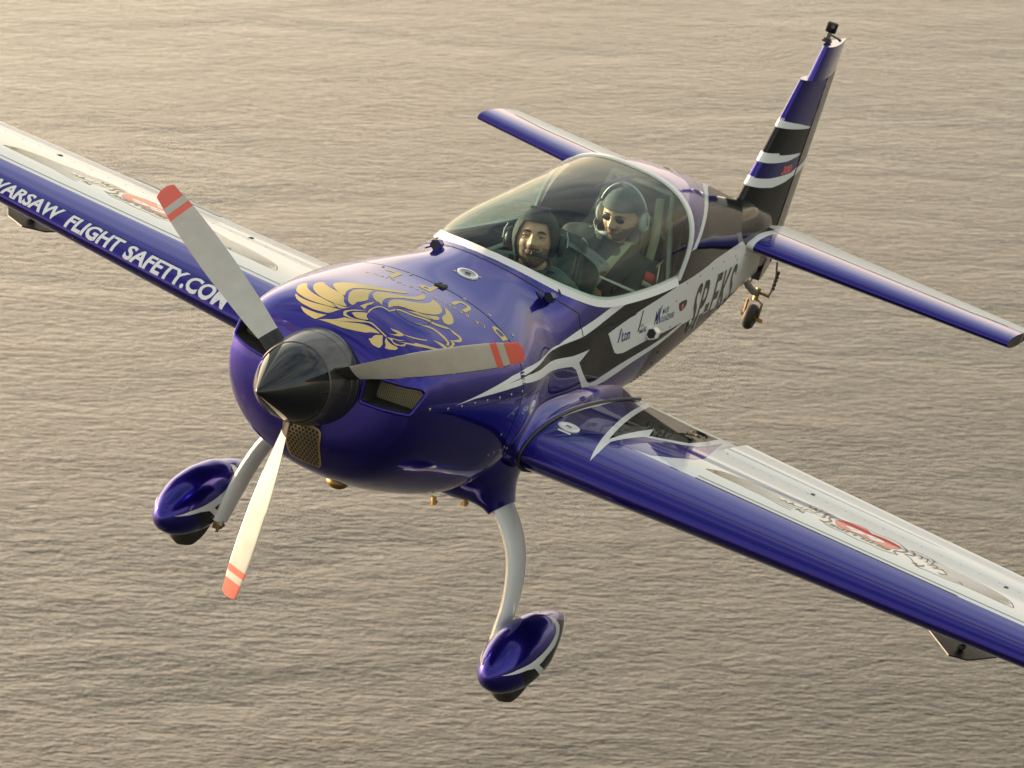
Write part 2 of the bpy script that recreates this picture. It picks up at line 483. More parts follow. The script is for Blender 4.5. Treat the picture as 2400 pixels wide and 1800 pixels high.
def canopy_sheet(off, nv=49):
    xs_ = [CX0 + (CX1 - CX0) * (i / 60) ** 1.6 for i in range(61)]
    rows = []
    for x in xs_:
        rows.append([can_pt(x, -1 + 2 * j / (nv - 1)) for j in range(nv)])
    return rows
rows = canopy_sheet(0)
nv = len(rows[0]); vs = [v for r in rows for v in r]; fs = []
for i in range(len(rows) - 1):
    for j in range(nv - 1):
        a = i * nv + j; fs.append((a, a + 1, a + nv + 1, a + nv))
gm = bpy.data.materials.new('tinted_canopy_acrylic'); gm.use_nodes = True
gn, gl = gm.node_tree.nodes, gm.node_tree.links; gn.clear()
go = gn.new('ShaderNodeOutputMaterial'); gt = gn.new('ShaderNodeBsdfTransparent'); gg = gn.new('ShaderNodeBsdfGlossy')
gt.inputs['Color'].default_value = (0.83, 0.90, 0.86, 1); gg.inputs['Roughness'].default_value = 0.015
gf = gn.new('ShaderNodeFresnel'); gf.inputs['IOR'].default_value = 1.31; gmx = gn.new('ShaderNodeMixShader')
gtc = gn.new('ShaderNodeTexCoord'); gno = gn.new('ShaderNodeTexNoise'); gno.inputs['Scale'].default_value = 3.0
gb = gn.new('ShaderNodeBump'); gb.inputs['Strength'].default_value = 0.03; gb.inputs['Distance'].default_value = 0.02
gl.new(gtc.outputs['Object'], gno.inputs['Vector']); gl.new(gno.outputs['Fac'], gb.inputs['Height']); gl.new(gb.outputs['Normal'], gg.inputs['Normal'])
ggeo = gn.new('ShaderNodeNewGeometry'); gm1 = gn.new('ShaderNodeMath'); gm1.operation = 'SUBTRACT'; gm1.inputs[0].default_value = 1.0; gm2 = gn.new('ShaderNodeMath'); gm2.operation = 'MULTIPLY'
gl.new(ggeo.outputs['Backfacing'], gm1.inputs[1]); gl.new(gm1.outputs[0], gm2.inputs[0]); gl.new(gf.outputs['Fac'], gm2.inputs[1]); gl.new(gm2.outputs[0], gmx.inputs['Fac']); gl.new(gt.outputs[0], gmx.inputs[1]); gl.new(gg.outputs[0], gmx.inputs[2]); gl.new(gmx.outputs[0], go.inputs['Surface'])
canopy = mesh_obj('canopy', vs, fs, gm, plane, None, 60, merge=0.0003, recalc=True)
sm = canopy.modifiers.new('thickness', 'SOLIDIFY'); sm.thickness = 0.006; sm.offset = -1
# white canopy frame along the rim and over the rear arch
def frame_strip(name, path, m, parent, th=0.006):
    """path = list of (outer point A, outer point B, outward normal)"""
    vs, fs = [], []
    for A, B, nn in path:
        vs += [A + nn * th, B + nn * th, B - nn * 0.004, A - nn * 0.004]
    for i in range(len(path) - 1):
        for k in range(4):
            a = i * 4 + k; b2 = i * 4 + (k + 1) % 4
            fs.append((a, b2, b2 + 4, a + 4))
    fs += [(3, 2, 1, 0), tuple((len(path) - 1) * 4 + k for k in range(4))]
    return mesh_obj(name, vs, fs, m, parent, None, 50, recalc=True)
def rim_path():
    xs_ = [CX0 + (3.655 - CX0) * (i / 70) ** 1.9 for i in range(71)]
    P = [rim_pt(x, -1) for x in xs_][::-1] + [rim_pt(x, 1) for x in xs_][1:]
    for _ in range(6): P = [P[0]] + [(P[i - 1] + P[i] * 2 + P[i + 1]) / 4 for i in range(1, len(P) - 1)] + [P[-1]]
    out = []
    for i, p in enumerate(P):
        t = (P[min(i + 1, len(P) - 1)] - P[max(i - 1, 0)]).normalized()
        # surface normal of the fuselage side / deck, roughly radial
        c = Vector((2.9, 0, 0.0)); rad = Vector(((p.x - c.x) * 0.35, p.y, 0.28)).normalized()
        nn = (rad - t * rad.dot(t)).normalized(); bdir = t.cross(nn)
        if bdir.dot(Vector((p.x - 2.9, p.y, -0.1))) < 0: bdir = -bdir
        out.append((p + bdir * 0.026, p - bdir * 0.020 + Vector((0, 0, 0.004)), nn))
    return out
frame_strip('canopy_frame', rim_path(), WHITE, plane, 0.007)
arch = []
for j in range(61):
    v = -1 + 2 * j / 60
    p = can_pt(3.66, v); q = can_pt(3.705, v)
    if abs(v) > 0.97: pass
    c = Vector((3.68, 0, 0.35)); nn = Vector((0, p.y * 0.9, p.z - 0.33)).normalized()
    lean = 0.0
    arch.append((p, q, nn))
frame_strip('canopy_arch', arch, WHITE, plane, 0.008)

# ------------------------------------------------------------------ wings
def airfoil(n):
    out = []
    for i in range(n):
        b_ = math.pi * i / (n - 1); s_ = (1 - math.cos(b_)) / 2
        t_ = 5 * (.2969 * math.sqrt(s_) - .126 * s_ - .3516 * s_**2 + .2843 * s_**3 - .1036 * s_**4)
        out.append((s_, t_))
    return out
def aft(s_): return 5 * (.2969 * math.sqrt(s_) - .126 * s_ - .3516 * s_**2 + .2843 * s_**3 - .1036 * s_**4)
def wpar(y):
    f_ = (y - 0.5) / 3.5
    return dict(le=lerp(1.756, 2.039, f_), te=lerp(3.499, 3.003, f_), z=lerp(-0.295, -0.219, f_), th=lerp(0.15, 0.12, f_))
def wpt(y, s_, side, sgn, zoff=0.0):
    p = wpar(y); c = p['te'] - p['le']
    return Vector((p['le'] + c * s_, sgn * y, p['z'] + side * aft(s_) * p['th'] * c + zoff))
def srow(s0, s1, n):     # cosine spaced towards the nose
    a0, a1 = math.acos(1 - 2 * s0), math.acos(1 - 2 * s1)
    return [(1 - math.cos(lerp(a0, a1, i / (n - 1)))) / 2 for i in range(n)]
HINGE = 0.715
def bound(y): return lerp(0.236, 0.200, (y - .5) / 3.5)   # blue / white edge as chord fraction
def wing(sgn):
    ys = [0.50] + frange(0.56, 4.02, 60)
    ns = 72
    vs, fs, fm = [], [], []
    rows = []; nrm = []
    def wn_(y, s_, side):
        p = wpar(y); c = p['te'] - p['le']; e = 1e-4
        if s_ < 2e-4: return Vector((-1, 0, 0))
        tx = 2 * e * c; tz = side * (aft(s_ + e) - aft(max(0, s_ - e))) * p['th'] * c
        return Vector((-tz * side, 0, tx * side)).normalized()
    NA = 16
    for y in ys:
        b_ = bound(y)
        up = srow(0, b_, ns)[::-1]; row = []
        hs = HINGE if y > 1.10 else 1.0
        aftrow = [lerp(hs, b_, i / NA) for i in range(NA)]
        row = [wpt(y, s_, 1, sgn) for s_ in aftrow] + [wpt(y, s_, 1, sgn) for s_ in up]
        row += [wpt(y, s_, -1, sgn) for s_ in srow(0, b_, ns)[1:]] + [wpt(y, lerp(b_, hs, i / NA), -1, sgn) for i in range(1, NA + 1)]
        nrm += [wn_(y, s_, 1) for s_ in aftrow] + [wn_(y, s_, 1) for s_ in up] + [wn_(y, s_, -1) for s_ in srow(0, b_, ns)[1:]] + [wn_(y, lerp(b_, hs, i / NA), -1) for i in range(1, NA + 1)]
        rows.append(row)
    m_ = len(rows[0])
    for r in rows: vs += r
    for i in range(len(rows) - 1):
        for k in range(m_ - 1):
            a = i * m_ + k; q = (a, a + m_, a + m_ + 1, a + 1)
            fs.append(q if sgn > 0 else q[::-1])
            fm.append(1 if k < NA else 0)
    n_shell = len(vs)
    def cap(idx, m_i, nv):
        b2 = len(vs); vs.extend(vs[i].copy() for i in idx); nrm.extend([nv] * len(idx))
        fs.append(tuple(b2 + i for i in range(len(idx)))); fm.append(m_i)
    for i in range(len(rows) - 1):
        a = i * m_; cap([a, a + m_ - 1, a + 2 * m_ - 1, a + m_], 2, Vector((1, 0, 0)))      # hinge wall / closed trailing edge
    cap([(len(rows) - 1) * m_ + k for k in range(m_)], 0, Vector((0, sgn, 0)))
    cap(list(range(m_)), 0, Vector((0, -sgn, 0)))
    o = mesh_obj('wing', vs, fs, [BLUE, WHITE, DARKIN], plane, fm, 0)
    me = o.data
    fl = [p.index for p in me.polygons if p.normal.dot(nrm[p.vertices[0]]) < 0]
    if fl:
        bm = bmesh.new(); bm.from_mesh(me); bm.faces.ensure_lookup_table(); bmesh.ops.reverse_faces(bm, faces=[bm.faces[i] for i in fl]); bm.to_mesh(me); bm.free()
    me.polygons.foreach_set('use_smooth', [True] * len(me.polygons))
    me.normals_split_custom_set_from_vertices([tuple(n) for n in nrm])
    return o
wings = {s: wing(s) for s in (-1, 1)}
def aileron(sgn, defl):
    ys = frange(1.105, 4.01, 44); vs, fs, fm = [], [], []
    rows = []
    for y in ys:
        p = wpar(y); c = p['te'] - p['le']; hx = p['le'] + c * (HINGE + 0.012)
        hz = p['z']; row = []
        for side, order in ((1, [1.0, 0.95, 0.9, 0.84, 0.78, 0.74, HINGE + 0.012]), (-1, [HINGE + 0.012, 0.74, 0.78, 0.84, 0.9, 0.95, 1.0])):
            for s_ in order:
                z = side * aft(s_) * p['th'] * c * (1.0 if s_ > .76 else (.88 if s_ > .73 else .45))
                dx = p['le'] + c * s_ - hx
                cd, sn = math.cos(defl), math.sin(defl)
                row.append(Vector((hx + dx * cd + z * sn, sgn * y, hz + z * cd - dx * sn)))
        rows.append(row)
    m_ = len(rows[0])
    for r in rows: vs += r
    for i in range(len(rows) - 1):
        for k in range(m_):
            k2 = (k + 1) % m_; q = (i * m_ + k, (i + 1) * m_ + k, (i + 1) * m_ + k2, i * m_ + k2)
            fs.append(q if sgn > 0 else q[::-1])
    fs.append(tuple(range(m_))); fs.append(tuple((len(rows) - 1) * m_ + k for k in range(m_)))
    return mesh_obj('aileron', vs, fs, [WHITE], plane, None, 40, recalc=True)
ailerons = {-1: aileron(-1, math.radians(-3.5)), 1: aileron(1, math.radians(1.5))}

# wing root fairing: concave fillet round the aerofoil
def root_fairing(sgn):
    seq = [(s_, 1) for s_ in srow(0, 1, 40)[::-1]] + [(s_, -1) for s_ in srow(0, 1, 40)[1:]]
    rows = []
    for idx, (s_, side) in enumerate(seq):
        p = wpar(0.56); c = p['te'] - p['le']
        yo = 0.567 - 0.075 * s_ ** 1.5
        q = wpt(yo, s_, side, 1, 0)
        # outward normal in x-z plane
        e = 1e-3; s1, s0 = min(1, s_ + e), max(0, s_ - e)
        tx = (s1 - s0) * c; tz = side * (aft(s1) - aft(s0)) * p['th'] * c
        nn = Vector((-tz * side, 0, tx * side)); nn.normalize()
        if s_ < 1e-6: nn = Vector((-1, 0, 0))
        fadeaft = max(0.15, 1 - max(0, s_ - 0.55) / 0.45 * 0.55)
        r_ = 0.11 * fadeaft * (1.0 if side > 0 else 0.8)
        w_ = interp(FUS, min(3.6, q.x))[0]
        yin = surf_y(q.x + nn.x * r_, q.z + nn.z * r_) - 0.03
        yin = min(yin, yo - 0.02); row = []
        for k in range(9):
            t_ = k / 8 * H90
            yy = yo - (yo - yin) * math.sin(t_)
            oo = 0.006 + r_ * (1 - math.cos(t_)) * 1.0
            row.append(Vector((q.x + nn.x * oo, sgn * yy, q.z + nn.z * oo)))
        rows.append(row)
    n9 = 9; vs = [v for r in rows for v in r]; fs = []
    for i in range(len(rows) - 1):
        for k in range(n9 - 1):
            a = i * n9 + k; fs.append((a, a + 1, a + n9 + 1, a + n9))
    o = mesh_obj('wing_root_fairing', vs, fs, [BLUE], plane, None, 60, recalc=True)
    so = o.modifiers.new('thickness', 'SOLIDIFY'); so.thickness = 0.004; so.offset = -1
    mb = MB(); mb.tube([r[0] + Vector((0, 0, 0)) for r in rows], 0.008, 8)
    mb.build('rubber_seal', SEAL, o)
    return o
rootf = {s: root_fairing(s) for s in (-1, 1)}

# ------------------------------------------------------------------ tail
def tailpar(y):
    f_ = (y - 0.15) / 1.5
    return dict(le=lerp(5.501, 5.777, f_), te=lerp(6.428, 6.41, f_), z=lerp(0.229, 0.238, f_) - 0.004, th=lerp(0.115, 0.115, f_))
EH = 0.52
def tail_section(y, a, b_, n_, par):
    p = par(y); c = p['te'] - p['le']
    up = [(p['le'] + c * s_, p['z'] + aft(s_) * p['th'] * c) for s_ in srow(a, b_, n_)]
    dn = [(p['le'] + c * s_, p['z'] - aft(s_) * p['th'] * c) for s_ in srow(a, b_, n_)]
    return up, dn
def flying_surface(name, sgn, y0, y1, a, b_, mats, mf=None, vertical=False, par=tailpar, tipround=False, n_=18, ny=26):
    rows = []
    for y in frange(y0, y1, ny):
        up, dn = tail_section(y, a, b_, n_, par)
        ring = up[::-1] + dn[1:] if a == 0 else up[::-1] + dn
        if b_ >= 1.0: ring = ring[:-1]
        if vertical: rows.append([Vector((x, z, y)) for x, z in ring])
        else: rows.append([Vector((x, sgn * y, z)) for x, z in ring])
    mb = MB(); mb.loft(rows)
    o = mb.build(name, mats, plane, 35)
    return o
def paint_rows(o, fn):
    for p in o.data.polygons: p.material_index = fn(p.center)
stabs, elevs = {}, {}
for s_ in (-1, 1):
    o = flying_surface('tailplane', s_, 0.03, 1.655, 0, EH, [BLUE, BLACK, WHITE, SILVERGREY], ny=83)
    paint_rows(o, lambda c: 1 if abs(c.y) < 0.165 else (2 if abs(c.y) < 0.205 else (1 if abs(c.y) > 1.654 else 0)))
    stabs[s_] = o
    o = flying_surface('elevator', s_, 0.10, 1.655, EH + 0.012, 1.0, [WHITE, BLACK], ny=60)
    paint_rows(o, lambda c: 1 if abs(c.y) > 1.654 else 0)
    elevs[s_] = o
# fin: parameter is z
def finpar(z):
    f_ = (z - 0.2) / 0.9
    le = lerp(5.545, 5.985, f_)
    return dict(le=le, te=lerp(6.98, 6.78, f_), z=0.0, th=lerp(0.10, 0.09, f_))
def hingef(z):
    p = finpar(z); return (lerp(6.36, 6.37, (z - .2) / .9) - p['le']) / (p['te'] - p['le'])
FB = (.686, .635, .547, .503)      # colour bands at the leading edge
def fin():
    rows = []
    for z in frange(0.12, 1.105, 130):
        p = finpar(z); c = p['te'] - p['le']; ss = srow(0, hingef(z), 18)
        ring = [Vector((p['le'] + c * s_, aft(s_) * p['th'] * c, z)) for s_ in ss[::-1]] + [Vector((p['le'] + c * s_, -aft(s_) * p['th'] * c, z)) for s_ in ss[1:]]
        rows.append(ring)
    mb = MB(); mb.loft(rows); o = mb.build('fin', [BLACK, BLUE, WHITE], plane, 35)
    def pick(c):
        p = finpar(c.z)
        if (c.x - p['le']) / (p['te'] - p['le']) > .14: return 1 if c.z > .89 else 0
        for z0, z1, m_ in ((.881, 2, 1), (.833, .881, 2), (FB[1], FB[0], 2), (FB[2], FB[1], 1), (FB[3], FB[2], 2)):
            if z0 <= c.z < z1: return m_
        return 0
    paint_rows(o, pick)
    return o
fin_o = fin()
RUD = math.radians(7.0)
def rudder():
    mb = MB()
    def R_(x, y, z):
        dx = x - 6.385; return Vector((6.385 + dx * math.cos(RUD) - y * math.sin(RUD), dx * math.sin(RUD) + y * math.cos(RUD), z))
    rows = []
    for z in frange(-0.12, 1.118, 34):
        p = finpar(z); c = p['te'] - p['le']; hs = hingef(z) + 0.012; ss = srow(hs, 1.0, 12)
        te_cut = 1.0
        ring = [R_(p['le'] + c * s_, aft(s_) * p['th'] * c, z) for s_ in ss[::-1]] + [R_(p['le'] + c * s_, -aft(s_) * p['th'] * c, z) for s_ in ss[:-1]]
        rows.append(ring)
    mb.loft(rows)
    rows = []
    for z in frange(1.119, 1.312, 10):
        f_ = (z - 1.119) / 0.206
        le, te = lerp(5.955, 6.08, f_), lerp(6.76, 6.71, f_); c = te - le; ss = srow(0, 1.0, 18); th = lerp(.10, .10, f_)
        ring = [R_(le + c * s_, aft(s_) * th * c, z) for s_ in ss[::-1]] + [R_(le + c * s_, -aft(s_) * th * c, z) for s_ in ss[1:-1]]
        rows.append(ring)
    mb.loft(rows)
    o = mb.build('rudder', [BLACK, BLUE, SILVERGREY], plane, 35)
    paint_rows(o, lambda c: 1 if c.z > 1.1185 else 0)
    return o
rud_o = rudder()

# ------------------------------------------------------------------ spinner and propeller
PX = 0.415
def lathe(mb, prof, n=64, mi=0, x0=0.0, cy=0, cz=0):
    rings = [[Vector((x0 + x, cy + r * math.cos(2 * math.pi * k / n), cz + r * math.sin(2 * math.pi * k / n))) for k in range(n)] for x, r in prof]
    mb.loft(rings, mi)
mb = MB()
prof = [(0.0, 0.0015), (0.004, 0.008), (0.012, 0.016)]
for i in range(1, 20):
    t_ = i / 19; x = 0.012 + 0.318 * t_
    prof.append((x, 0.016 + 0.150 * (1 - (1 - t_) ** 1.32)))
lathe(mb, prof, 96, 0)
spinner = mb.build('spinner', SPIN, plane, 40)
mb = MB(); lathe(mb, [(0.332, 0.166), (0.335, 0.171), (0.40, 0.188), (0.47, 0.199), (0.474, 0.196), (0.478, 0.199), (0.520, 0.204), (0.524, 0.201), (0.528, 0.204), (0.552, 0.206), (0.556, 0.200)], 96)
mb.build('spinner_backplate', SPINRING, plane, 30)
def blade(ang):
    """one blade; ang measured from +z towards +y"""
    rings = []
    st = [(0.16, .048, .70, 62), (0.24, .050, .45, 55), (0.32, .056, .28, 47), (0.45, .062, .19, 38), (0.60, .066, .14, 31), (0.75, .064, .12, 26), (0.88, .058, .10, 23), (0.96, .048, .09, 21.5), (0.99, .045, .09, 21), (1.003, .020, .09, 21)]
    rs = frange(0.16, 0.86, 26) + [0.87, 0.885, 0.90, 0.915, 0.93, 0.945, 0.96, 0.975, 0.985, 0.993, 0.999, 1.003]; out = []
    for r in rs:
        hc, thk, tw = interp(st, r); a = math.radians(tw)
        ring = []
        for k in range(20):
            ph = 2 * math.pi * k / 20
            u = hc * math.cos(ph); v = hc * thk * math.sin(ph) * (0.75 + 0.25 * math.cos(ph))
            # chord direction: mostly tangential, twisted forward
            tx = u * math.cos(a) ; fx = u * math.sin(a)
            tt = tx - v * math.sin(a); xx = fx * -1 - v * math.cos(a) * -1
            ring.append((xx, tt, r))
        rings.append(ring)
    ca, sa = math.cos(ang), math.sin(ang)
    R3 = [[Vector((PX + x, t_ * ca + r * sa, -t_ * sa + r * ca)) for x, t_, r in ring] for ring in rings]
    mb = MB(); n = 20
    vs = [v for r in R3 for v in r]; fs, fm = [], []
    for i in range(len(R3) - 1):
        rr = (rs[i] + rs[i + 1]) / 2
        mi = 2 if rr > 0.93 else (0 if rr > 0.90 else (2 if rr > 0.87 else 0))
        for k in range(n):
            fs.append((i * n + k, i * n + (k + 1) % n, (i + 1) * n + (k + 1) % n, (i + 1) * n + k)); fm.append(mi)
    fs.append(tuple(range(n))); fm.append(0); fs.append(tuple((len(R3) - 1) * n + k for k in range(n))); fm.append(2)
    for i in range(len(R3) - 1):
        for k in range(n):
            if 9 <= k <= 10 and rs[i] > .42 and fm[i * n + k] == 0: fm[i * n + k] = 3
            if rs[i] < .24: fm[i * n + k] = 1
    return mesh_obj('propeller_blade', vs, fs, [PROPM, PROPDARK, RED, METAL], plane, fm, 50, recalc=True)
BL0 = 180.0
for k in range(3): blade(math.radians(BL0 + 120 * k))

# ------------------------------------------------------------------ landing gear
LEG = [(1.93, .45, -.54), (1.93, .52, -.602), (1.925, .605, -.69), (1.92, .665, -.79), (1.91, .705, -.92), (1.895, .722, -1.02), (1.87, .730, -1.12), (1.85, .740, -1.225)]
def smooth_path(P, n_):
    tab = [(i, *p) for i, p in enumerate(P)]
    return [Vector(interp(tab, (len(P) - 1) * k / (n_ - 1))) for k in range(n_)]
def gear(sgn):
    P = [(x, sgn * y, z) for x, y, z in smooth_path(LEG, 26)]
    mb = MB(); mb.tube(P, [lerp(.122, .078, (i / 25) ** .7) for i in range(26)], 16, flat=[lerp(.30, .34, i / 25) for i in range(26)], up=(1, 0, 0))
    leg = mb.build('landing_gear_leg', WHITE, plane, 50)
    # fairing from the belly to the leg
    st = [((1.88, .27, -.36), .44, .30, 2.2), ((1.88, .36, -.44), .38, .22, 2.2), ((1.895, .43, -.505), .27, .15, 2.1), ((1.91, .465, -.545), .190, .095, 2), ((1.92, .50, -.582), .142, .064, 2), ((1.92, .522, -.606), .122, .052, 2)]
    cen = [s_[0] for s_ in st]; tab = [(i, *s_[0], s_[1], s_[2]) for i, s_ in enumerate(st)]
    rings = []; up_ = Vector((1, 0, 0))
    for k in range(22):
        x, y, z, a, b_ = interp(tab, 5 * k / 21)
        t_ = Vector((0, .78, -.62)).normalized(); bb = t_.cross(up_)
        rings.append([Vector((x, y, z)) + up_ * a * math.cos(2*math.pi*j/28) + bb * b_ * math.sin(2*math.pi*j/28) for j in range(28)])
    rings = [[Vector((v.x, sgn * v.y, v.z)) for v in r] for r in rings]
    mb = MB(); mb.loft(rings); fair = mb.build('gear_leg_fairing', BLUE, plane, 50)
    # wheel fairing
    wy = sgn * 0.868
    tab = [(x * .9 + .285, w, z - .060, h) for x, w, z, h in [(1.33, .012, -1.155, .012), (1.345, .040, -1.15, .045), (1.38, .068, -1.145, .080), (1.45, .098, -1.135, .118), (1.55, .119, -1.12, .150), (1.68, .128, -1.105, .165), (1.80, .122, -1.09, .160), (1.92, .100, -1.07, .134), (2.04, .066, -1.04, .092), (2.14, .028, -1.015, .045), (2.18, .008, -1.01, .018)]]
    rings = []
    for t_ in frange(0, 1, 40):
        x = 1.482 + 0.765 * (1 - math.cos(t_ * math.pi)) / 2
        w_, zc_, h_ = interp(tab, x); ring = []
        for j in range(36):
            a = 2 * math.pi * j / 36; c_, s_ = math.cos(a), math.sin(a)
            n_ = 2.15
            yy = w_ * math.copysign(abs(c_) ** (2 / n_), c_); zz = h_ * math.copysign(abs(s_) ** (2 / n_), s_)
            if s_ < 0: zz *= .92; yy *= 1.0
            ring.append(Vector((x, wy + yy, zc_ + zz)))
        rings.append(ring)
    mb = MB(); mb.loft(rings); wf = mb.build('wheel_fairing', BLUE, plane, 50)
    ax = Vector((1.825, wy, -1.228)); mb = MB(); R0, r0 = .115, .060; rings = []
    for k in range(48):
        a = 2 * math.pi * k / 48
        ring = []
        for j in range(16):
            b_ = 2 * math.pi * j / 16
            rr = R0 + r0 * math.copysign(abs(math.cos(b_)) ** .85, math.cos(b_)); yy = r0 * .95 * math.copysign(abs(math.sin(b_)) ** .8, math.sin(b_))
            if math.cos(b_) > .7 and j in (1, 15): rr -= .004
            ring.append(ax + Vector((rr * math.cos(a), yy, rr * math.sin(a))))
        rings.append(ring)
    rings.append(rings[0]); mb.loft(rings, cap=False); tyre = mb.build('wheel', RUBBER, plane, 60, merge=.0001)
    mb = MB(); mb.tube([ax + Vector((0, -.05, 0)), ax + Vector((0, .05, 0))], .075, 24)
    mb.tube([ax + Vector((0, -sgn * .16, 0)), ax + Vector((0, sgn * .05, 0))], .014, 10)
    mb.build('wheel_hub', METAL, tyre, 30)
    # brake fittings at the leg foot
    e = Vector((1.86, sgn * .743, -1.245)); mb = MB()
    mb.box(e, (.05, .035, .05), bev=.005); mb.tube([e + Vector((.02, 0, -.03)), e + Vector((.02, 0, .05))], .006, 8)
    mb.tube([e + Vector((-.02, -sgn * .012, -.035)), e + Vector((-.02, -sgn * .012, -.01))], .008, 8); mb.tube([e + Vector((.0, -sgn * .03, .0)), e + Vector((.0, sgn * .02, .0))], .009, 8)
    mb.build('brake_bracket', BRASS, plane)
    return leg, wf, fair
gears = {s: gear(s) for s in (-1, 1)}
# tail wheel
mb = MB()
mb.tube([(6.20, 0, -.06), (6.42, 0, -.17), (6.60, 0, -.235), (6.72, 0, -.262)], [.026, .024, .022, .02], 10, flat=.5)
mb.build('tail_spring', METAL, plane)
mb = MB()
mb.tube([(6.70, 0, -.225), (6.70, 0, -.30)], .016, 12)
mb.tube([(6.74, -.045, -.41), (6.72, -.045, -.31), (6.71, 0, -.292), (6.72, .045, -.31), (6.74, .045, -.41)], .008, 8)
mb.tube([(6.70, -.075, -.25), (6.70, .075, -.25)], .009, 8)
mb.tube([(6.74, -.075, -.41), (6.74, .06, -.41)], .012, 10)
mb.build('tail_wheel_fork', BRASS, plane)
mb = MB()
mb.tube([(6.70, -.07, -.25), (6.78, -.06, -.20), (6.84, -.03, -.14), (6.88, .0, -.08)], .006, 6)
mb.tube([(6.70, .07, -.25), (6.78, .08, -.20), (6.84, .06, -.14), (6.88, .04, -.08)], .006, 6)
for q in range(5):
    mb.tube([(6.76 + q*.02, -.062 + q*.006, -.215 + q*.02), (6.77 + q*.02, -.060 + q*.006, -.205 + q*.02)], .012, 8)
mb.build('steering_cable', RUBBER, plane)
mb = MB(); ax = Vector((6.74, 0, -.41)); rings = []
for k in range(32):
    a = 2 * math.pi * k / 32
    rings.append([ax + Vector(((.052 + .026 * math.cos(2*math.pi*j/12)) * math.cos(a), .030 * math.sin(2*math.pi*j/12), (.052 + .026 * math.cos(2*math.pi*j/12)) * math.sin(a))) for j in range(12)])
rings.append(rings[0]); mb.loft(rings, cap=False); mb.tube([ax + Vector((0, -.022, 0)), ax + Vector((0, .022, 0))], .04, 16)
mb.build('tail_wheel', RUBBER, plane, 50)

